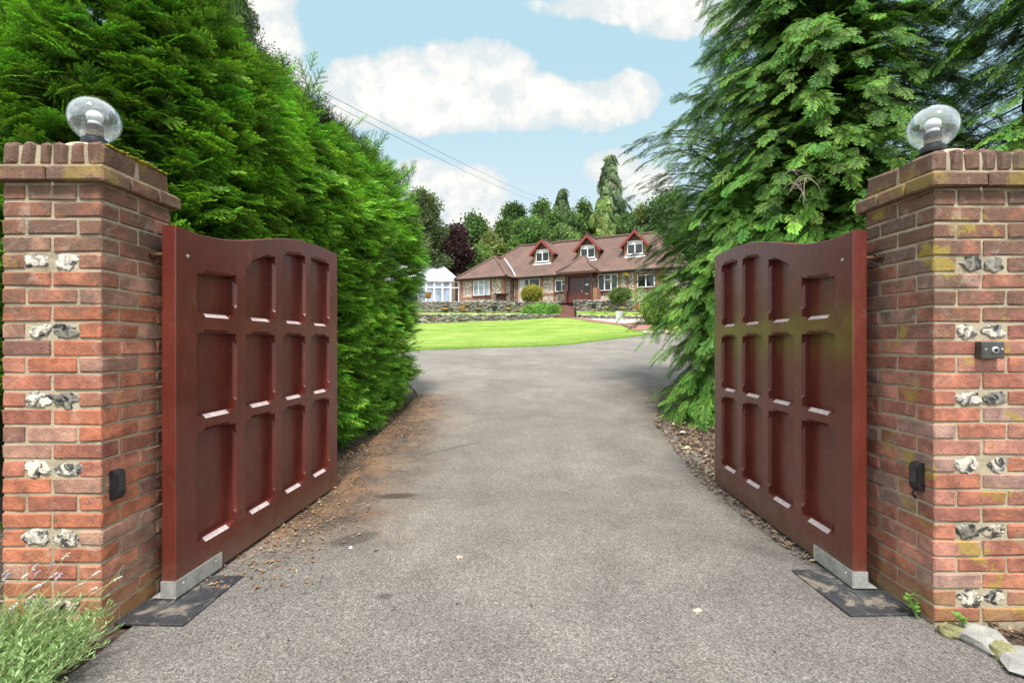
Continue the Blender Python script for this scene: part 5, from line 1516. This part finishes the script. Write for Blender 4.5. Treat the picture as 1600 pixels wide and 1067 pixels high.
pot(669, 466, 41, .5, .3, 'glaze_yellow', 'yellow pot on the terrace in front of the conservatory')

# ------------------------------------------------------------------ garden table and chairs
tx = at(782, 473, 39.9); tx.z = 4.59
tb = thing('garden_table', 'dark round garden table on the terrace before the house wing', 'table', tx)
m = MB(); m.lathe([(.66, .70), (.68, .72), (.68, .74), (.66, .755)], tx, 28); m.build('tabletop', MAT['wood_dark'], tb)
for k in range(4):
    a = k * math.pi / 2 + .5; m = MB(); m.tube([tx + Vector((math.cos(a) * .45, math.sin(a) * .45, 0)), tx + Vector((math.cos(a) * .3, math.sin(a) * .3, .71))], .03, 8); m.build('leg', MAT['wood_dark'], tb)
def chair(dx, dy, rot, label):
    c = tx + Vector((dx, dy, 0)); M3 = Matrix.Rotation(rot, 3, 'Z'); xf = lambda p: c + M3 @ p
    r_ = thing('garden_chair', label, 'chair', c, 'dark garden chairs round the table')
    m = MB(); m.box((-.26, -.25, .42), (.26, .25, .46), xf=xf, ch=.01); m.build('seat', MAT['wood_dark'], r_)
    m = MB(); arc = [xf(Vector((.26 * math.cos(t), .25, .46 + (.5 if True else 0) * math.sin(t) ** .7))) for t in np.linspace(0.001, math.pi - .001, 13)]
    m.tube(arc, .022, 6)
    for s in (-.15, -.05, .05, .15): m.tube([xf(Vector((s, .25, .46))), xf(Vector((s, .25, .93 - s * s * 4)))], .014, 5)
    for s in (.6, .78): m.tube([xf(Vector((-.24, .25, s))), xf(Vector((.24, .25, s)))], .014, 5)
    m.build('backrest', MAT['wood_dark'], r_)
    for sx in (-1, 1):
        m = MB(); m.tube([xf(Vector((sx * .27, .25, .64))), xf(Vector((sx * .28, -.24, .64))), xf(Vector((sx * .26, -.24, .42)))], .018, 6); m.build('armrest', MAT['wood_dark'], r_)
        for sy in (-1, 1):
            m = MB(); m.tube([xf(Vector((sx * .24, sy * .23, 0))), xf(Vector((sx * .24, sy * .23, .42)))], .02, 6); m.build('leg', MAT['wood_dark'], r_)
chair(-1.0, -.1, R(90), 'dark garden chair on the conservatory side of the round table')
chair(1.0, -.1, R(-90), 'dark garden chair on the patio door side of the round table')
chair(.28, .95, 0, 'dark round-backed garden chair behind the table against the wall')
# ------------------------------------------------------------------ bushes by the house
T_lf = [leaf_clump(i) for i in range(5)]
T_fine = [leaf_clump(30 + i, 10, .36) for i in range(4)]
def leaf_mass(lobes, n, sc, lo, hi, templ=None, surf=.16, seed=0, clump=.55, drop=0.0, freq=.6, gaps=.25):
    """leaf clumps spread over overlapping lobes (cx,cy,cz,rx,ry,rz) with hollows and stragglers"""
    rs = np.random.default_rng(seed); P = []; wts = np.array([l[3] * l[5] + l[4] * l[5] for l in lobes]); wts = wts / wts.sum()
    idx = rs.choice(len(lobes), n * 2, p=wts)
    for i in idx:
        l = lobes[i]; d = rs.normal(0, 1, 3); d /= np.linalg.norm(d); r = 1 - abs(rs.normal(0, surf)) + (rs.random() < .06) * rs.uniform(0, .14)
        k = 1 + .22 * mnoise.noise(Vector(d * 2.6) + Vector((i * 3.3, seed, 1)))
        P.append((l[0] + l[3] * d[0] * r * k, l[1] + l[4] * d[1] * r * k, l[2] + l[5] * d[2] * r * k))
    P = np.array(P); nz = vnoise(P, freq * 2.2, seed * 1.7)
    keep = nz > np.quantile(nz, gaps * (1 - 0)) - rs.random(len(P)) * .35; P = P[keep][:n]
    m_ = len(P); k = np.clip(1 + vnoise(P, freq, seed) * clump + rs.normal(0, .12, m_), .4, 1.7)[:, None]
    ax = rs.normal(0, 1, (m_, 3)); ax[:, 2] -= drop
    return scatter(templ or T_lf, P, frames(ax, rs.normal(0, 1, (m_, 3)), np.zeros(m_)), np.abs(rs.normal(sc, sc * .2, m_)), pal(m_, lo, .18) * k, pal(m_, hi, .2) * k)
def bush(name, label, c, r, h, n, sc, lo, hi, seed, group=None, core=True):
    root = thing(name, label, 'bush', c, group)
    lobes = [(c[0], c[1], c[2] + h * .5, r, r, h * .52)]
    np_mesh('foliage', *leaf_mass(lobes, n, sc, lo, hi, T_fine, .06, seed, .35, freq=1.5, gaps=.02), MAT['leaf'], root)
    m = MB(); m.blob((c[0], c[1], c[2] + h * .48), (r * .86, r * .86, h * .44), seed=seed, rough=.12, sub=3); m.build('shade_core', MAT['core'], root)  # added dark core behind the leaf gaps
    return root
b1 = at(831, 472, 38.6); b1.z = 4.56
bush('ball_bush', 'golden yellow clipped ball bush in front of the patio door', b1, .82, 1.32, 1500, .16, (.17, .18, .02), (.46, .42, .06), 1, 'clipped ball bushes on the terrace')
b2 = at(969, 470, 35.6); b2.z = 4.28
bush('ball_bush', 'dark green clipped ball bush below the white three-light window', b2, .80, 1.06, 1500, .15, (.06, .12, .025), (.22, .30, .08), 2, 'clipped ball bushes on the terrace')
b3 = at(849, 494, 36.6); b3.z = zpix(494, 36.6)
root = thing('leafy_shrub', 'bright green large-leaved shrub spilling over the bank beside the steps', 'bush', b3)
lob = [(b3.x - .9, b3.y, b3.z + .36, .7, .5, .42), (b3.x, b3.y - .1, b3.z + .48, .8, .5, .48), (b3.x + .75, b3.y - .1, b3.z + .40, .55, .5, .46), (b3.x + .2, b3.y - .4, b3.z + .2, .9, .4, .3)]
np_mesh('foliage', *leaf_mass(lob, 1500, .20, (.08, .20, .03), (.26, .46, .10), T_lf, .12, 5, .5, freq=1.4), MAT['leaf'], root)
b4 = at(1030, 500, 30.5); b4.z = terr(b4.x, b4.y)
root = thing('bright_shrub', 'yellow-green feathery shrub behind the cypress branches by the gravel bed', 'bush', b4)
lob = [(b4.x - .2, b4.y, b4.z + .9, .9, .8, 1.0), (b4.x + .8, b4.y, b4.z + 1.2, 1.2, 1, 1.3), (b4.x - .1, b4.y + .2, b4.z + 1.6, .6, .6, .6)]
np_mesh('foliage', *leaf_mass(lob, 1900, .24, (.07, .15, .02), (.25, .37, .06), T_lf, .14, 6, .5, freq=1.2), MAT['leaf'], root)

# ------------------------------------------------------------------ trees beyond the house
def broad_tree(name, label, px, ptop, phw, Y, lo, hi, seed, n=2600, sc=.62, pbot=430, group='trees behind the house', sparse=.2, nl=11, shape=1.0):
    rs = np.random.default_rng(seed + 50); c = at(px, ptop, Y); bz = terr(c.x, c.y); top = c.z; hw = phw / F * Y
    root = thing(name, label, 'tree', (c.x, c.y, bz), group)
    H = top - bz; zl = max(bz + H * .18, at(px, pbot, Y).z)
    lobes = [(c.x, c.y, (top + zl) / 2, hw * .62, hw * .6, (top - zl) * .44)]
    for k in range(nl):
        f = rs.random(); z = zl + (top - zl) * (.12 + .80 * f); rr = hw * (1 - .72 * f ** 1.5 * shape) * rs.uniform(.5, .85); a = rs.uniform(0, 6.28)
        lr_ = hw * rs.uniform(.28, .45); lobes.append((c.x + math.cos(a) * rr, c.y + math.sin(a) * rr, z, lr_, lr_, lr_ * rs.uniform(.7, 1.0)))
    lobes.append((c.x + rs.normal(0, .1 * hw), c.y, top - hw * .3, hw * .3, hw * .3, hw * .32))
    np_mesh('crown', *leaf_mass(lobes, n, sc, lo, hi, T_lf, .18, seed, .6, freq=.5, gaps=sparse), MAT['leaf'], root)
    t = MB(); t.tube([(c.x + .1 * math.sin(i), c.y, bz - .3 + (H * .86) * i / 6) for i in range(7)], [.035 * H * .5 * (1 - i / 7) + .03 for i in range(7)], 8); t.build('trunk', MAT['bark'], root)
    l = MB()
    for k in range(12):
        q = lobes[rs.integers(0, len(lobes))]; z = bz + H * rs.uniform(.25, .7)
        l.tube([(c.x, c.y, z), ((c.x + q[0]) / 2, (c.y + q[1]) / 2, (z + q[2]) / 2 + .3), (q[0], q[1], q[2])], [.10, .07, .03], 5)
    l.build('limbs', MAT['bark'], root)
    return root
def far_conifer(name, label, px, ptop, phw, Y, lo, hi, seed, n=330, shape=.75, group='trees behind the house', zmin=.12, fsc=1.15, per=9, slope=(.12, .75), zpow=1.0, core=.5):
    c = at(px, ptop, Y); bz = terr(c.x, c.y); hw = phw / F * Y
    return conifer(name, label, (c.x, c.y), c.z - bz, lambda f: hw * (1 - f) ** shape * 1.05 + .12, (c.z - bz) * zmin, n, T_far, per, fsc, lo, hi, group=group, slope=slope, core=core, seed=seed, twigs=False, zpow=zpow, rag=(.5, 1.3), ragn=.8)
T_far = [frond(60 + i, .11, .085, .16, .075, .8) for i in range(4)]
DG, MG = (.042, .075, .026), (.125, .20, .06)
broad_tree('dark_tree', 'tall grey-brown thin-leaved tree rising just past the end of the hedge', 664, 300, 40, 47, (.06, .08, .036), (.14, .19, .075), 1, 1700, .5, sparse=.45)
broad_tree('copper_beech', 'round purple-leaved copper beech behind the conservatory', 712, 356, 30, 50, (.030, .014, .017), (.085, .042, .046), 2, 2600, .5)
broad_tree('broadleaf_tree', 'mid-green rounded tree behind the copper beech', 742, 337, 26, 60, (.045, .09, .028), (.13, .22, .07), 3, 2400, .7)
broad_tree('olive_tree', 'yellowish olive-green tree behind the roof of the house wing', 768, 366, 26, 54, (.09, .12, .03), (.23, .27, .09), 4, 2000, .6)
broad_tree('broadleaf_tree', 'low pale green tree between the copper beech and the wing roof', 752, 388, 22, 51, (.07, .13, .035), (.20, .30, .09), 14, 1500, .5)
broad_tree('dark_yew', 'dark drooping tree starting the dense row above the wing roof', 806, 322, 30, 60, (.040, .075, .024), (.125, .205, .055), 5, 3000, .6, sparse=.3)
broad_tree('broadleaf_tree', 'dense fresh green tree right behind the first dormer', 832, 346, 42, 53, (.045, .10, .025), (.14, .25, .06), 6, 3600, .6)
broad_tree('dark_yew', 'bushy dark tree behind the first dormer gable', 846, 314, 34, 61, (.040, .075, .024), (.125, .21, .055), 7, 3000, .6, sparse=.3)
far_conifer('spire_conifer', 'narrow pointed dark conifer between the first two dormers', 878, 293, 30, 62, DG, (.09, .14, .05), 8, 380, shape=.85)
broad_tree('dark_yew', 'drooping dark green tree behind the middle dormer', 912, 316, 30, 60, (.040, .078, .024), (.13, .21, .055), 9, 2600, .6, sparse=.3)
far_conifer('weeping_conifer', 'tallest weeping grey-green conifer towering over the roof', 954, 242, 40, 63, (.052, .076, .036), (.125, .18, .08), 10, 230, shape=.70, zmin=.35, slope=(.35, 1.0), zpow=.8, core=.22)
far_conifer('drooping_cypress', 'bright drooping conifer at the foot of the tallest weeping one', 942, 306, 44, 57, (.055, .095, .022), (.16, .235, .055), 11, 480, shape=.85)
for (px_, pt_, hw_, Y_, sd_, lab_) in ((788, 345, 22, 57, 31, 'rounded green tree at the left foot of the dense row, above the wing ridge'), (865, 334, 30, 58, 32, 'green tree filling the gap left of the narrow pointed conifer'),
                                      (896, 334, 28, 57, 33, 'green tree filling the gap right of the narrow pointed conifer'), (975, 338, 28, 57, 34, 'green tree to the right of the tallest weeping conifer')):
    broad_tree('broadleaf_tree', lab_, px_, pt_, hw_, Y_, (.045, .085, .028), (.135, .225, .06), sd_, 2200, .6)
broad_tree('laurel_tree', 'pale green rounded shrub-like tree peeping over the roof ridge', 880, 362, 34, 50, (.09, .16, .05), (.24, .36, .13), 12, 2200, .5)
broad_tree('olive_tree', 'yellow-green airy tree beyond the last dormer', 1002, 322, 26, 58, (.09, .12, .03), (.22, .27, .08), 13, 2000, .6)
broad_tree('broadleaf_tree', 'green tree half hidden behind the thin open conifer', 1050, 300, 50, 56, (.045, .09, .028), (.13, .21, .07), 15, 2600, .7)
broad_tree('broadleaf_tree', 'green tree beyond the hedge end, mostly hidden by the grey-brown tree', 650, 310, 40, 58, (.045, .085, .028), (.12, .20, .07), 16, 2200, .7)
broad_tree('broadleaf_tree', 'dark green tree behind the conservatory roof', 690, 372, 30, 56, (.04, .075, .028), (.10, .17, .06), 17, 1800, .6)
far_conifer('dark_spruce', 'dark conifer tip peeping above the yew hedge top', 352, -70, 46, 14.0, (.025, .045, .022), (.06, .10, .05), 18, 260, shape=.6, group=None, zmin=.4, fsc=.7)

# ------------------------------------------------------------------ overhead cables
def cable(p, q, sag, label):
    m = MB(); n_ = 24; pts = []
    for i in range(n_ + 1):
        t = i / n_; a = p.lerp(q, t); a.z -= sag * 4 * t * (1 - t); pts.append(a)
    m.tube(pts, .008, 5); tag(m.build('overhead_cable', MAT['cable'], recalc=False), label, 'cable', 'overhead cables crossing the sky')
cable(at(430, 105, 13), at(848, 311, 58), .25, 'upper of the two thin cables slanting down across the sky')
cable(at(440, 122, 13), at(832, 313, 58), .25, 'lower and fainter of the two thin cables across the sky')

# ------------------------------------------------------------------ sky and sun
SUN_AZ = Vector((.06, -1.0, 0)).normalized(); SUN_EL = R(62)
sun = bpy.data.lights.new('sun', 'SUN'); so = bpy.data.objects.new('sun', sun); COL.objects.link(so)
sd = Vector((SUN_AZ.x * math.cos(SUN_EL), SUN_AZ.y * math.cos(SUN_EL), math.sin(SUN_EL)))
so.rotation_euler = sd.to_track_quat('Z', 'Y').to_euler(); so.location = sd * 60
sun.energy = 2.4; sun.angle = R(10); sun.color = (1, .955, .88)
w = bpy.data.worlds.new('World'); SC.world = w; w.use_nodes = True
t = NT(w.node_tree); t.n.clear()
out = t.n.new('ShaderNodeOutputWorld'); bg = t.n.new('ShaderNodeBackground'); t.l.new(bg.outputs[0], out.inputs[0])
sky = t.n.new('ShaderNodeTexSky'); sky.sky_type = 'NISHITA'; sky.sun_disc = False
sky.sun_elevation = SUN_EL; sky.sun_rotation = math.atan2(SUN_AZ.x, SUN_AZ.y); sky.air_density = 1.0; sky.dust_density = 1.2; sky.ozone_density = 1.5
dirv = t.n.new('ShaderNodeTexCoord').outputs['Generated']
sp = t.n.new('ShaderNodeSeparateXYZ'); t.l.new(dirv, sp.inputs[0]); dx, dy, dz = sp.outputs
yy = t.math('MAXIMUM', dy, .08)
A_ = t.math('DIVIDE', dx, yy); B_ = t.math('DIVIDE', dz, yy)
# cumulus: (azimuth slope, elevation slope, widths) of each tower, as tangents of the sky direction
px2 = lambda x, y, rx, ry: ((x - 800) / F, (536 - y) / F, rx / F, ry / F)
blobs = [px2(*q) for q in ((560, 150, 85, 62), (640, 135, 95, 66), (715, 115, 80, 62), (775, 122, 75, 62), (840, 160, 95, 52), (905, 165, 85, 46), (985, 152, 52, 42), (700, 175, 160, 40),
                           (410, 70, 75, 85), (440, 130, 60, 60), (360, 20, 120, 80), (720, 300, 85, 52), (655, 290, 60, 46), (745, 340, 70, 40), (640, 340, 70, 60), (960, 265, 52, 34), (1000, 290, 60, 40), 
                           (1010, 10, 190, 34), (1100, 30, 120, 40))]
wob = t.node('ShaderNodeCombineXYZ', None, X=A_, Y=B_, Z=0.0)
f1 = t.noise(wob.outputs[0], 5.5, 7, .60); f2 = t.noise(wob.outputs[0], 17, 6, .65)
wob2 = t.node('ShaderNodeCombineXYZ', None, X=t.math('ADD', A_, .012), Y=t.math('ADD', B_, .035), Z=0.0)
g1 = t.math('ADD', t.math('MULTIPLY', t.noise(wob2.outputs[0], 5.5, 7, .60), .7), t.math('MULTIPLY', t.noise(wob2.outputs[0], 17, 6, .65), .3))
dens = None
for (cx, cy, rx, ry) in blobs:
    u = t.math('DIVIDE', t.math('SUBTRACT', A_, cx), rx); v = t.math('DIVIDE', t.math('SUBTRACT', B_, cy), ry)
    d = t.math('SUBTRACT', 1.0, t.math('ADD', t.math('MULTIPLY', u, u), t.math('MULTIPLY', v, v)))
    dens = d if dens is None else t.math('SMOOTH_MAX', dens, d, .25)
dens = t.math('MAXIMUM', dens, -1.5)
dens = t.math('ADD', dens, t.math('MULTIPLY', t.math('SUBTRACT', f1, .5), 2.0)); dens = t.math('ADD', dens, t.math('MULTIPLY', t.math('SUBTRACT', f2, .5), .9))
al_f = t.smooth(dens, .02, .40)
gen = t.math('ADD', t.noise(dirv, 2.2, 6, .6), t.math('MULTIPLY', t.smooth(dz, .45, .95), .22))
al_g = t.math('MAXIMUM', t.smooth(gen, .40, .60), .35)
front_m = t.math('MULTIPLY', t.smooth(dy, .30, .5), t.smooth(B_, 1.05, .80))
sel = t.node('ShaderNodeMix', {'data_type': 'FLOAT'}); t.l.new(front_m, sel.inputs[0]); t.l.new(al_g, sel.inputs[2]); t.l.new(al_f, sel.inputs[3])
alpha = sel.outputs[0]
# thin brightness variation inside the cloud: sunlit tops and softly grey bases
shade = t.math('ADD', t.math('MULTIPLY', f1, .7), t.math('MULTIPLY', f2, .3))
CB = 1.0
lit = t.math('ADD', t.math('MULTIPLY', t.math('SUBTRACT', shade, g1), 2.2), t.math('MULTIPLY', t.smooth(dens, .1, 1.3), .55))
cloud = t.mix(t.smooth(lit, -.05, .62), (3.30 * CB, 3.60 * CB, 3.70 * CB), (4.6 * CB, 4.45 * CB, 4.22 * CB))
over = t.math('ADD', 1.0, t.math('MULTIPLY', t.math('SUBTRACT', 1.0, front_m), OVER))  # unseen cloud overhead and behind the camera brightened as added fill light
cloud = t.mix(1, cloud, t.node('ShaderNodeCombineXYZ', None, X=over, Y=over, Z=over).outputs[0], 'MULTIPLY')
hz = t.smooth(B_, .02, .62)
tint = t.mix(hz, (3.6, 4.0, 4.02), (2.35, 3.5, 3.85))
base = t.mix(.82, sky.outputs[0], tint)
fin = t.mix(alpha, base, cloud)
t.put(bg, 'Color', fin); bg.inputs['Strength'].default_value = .088
SC.view_settings.view_transform = 'Standard'; SC.view_settings.look = 'None'; SC.view_settings.gamma = 1; SC.view_settings.exposure = EXPO
SC.view_settings.use_curve_mapping = False
SC.cycles.max_bounces = 7; SC.cycles.diffuse_bounces = 3; SC.cycles.glossy_bounces = 3; SC.cycles.transmission_bounces = 4; SC.cycles.transparent_max_bounces = 10
SC.cycles.use_adaptive_sampling = True; SC.cycles.adaptive_threshold = .015
SC.cycles.use_denoising = True
try: SC.cycles.denoiser = 'OPENIMAGEDENOISE'
except Exception: pass
SC.render.use_persistent_data = False
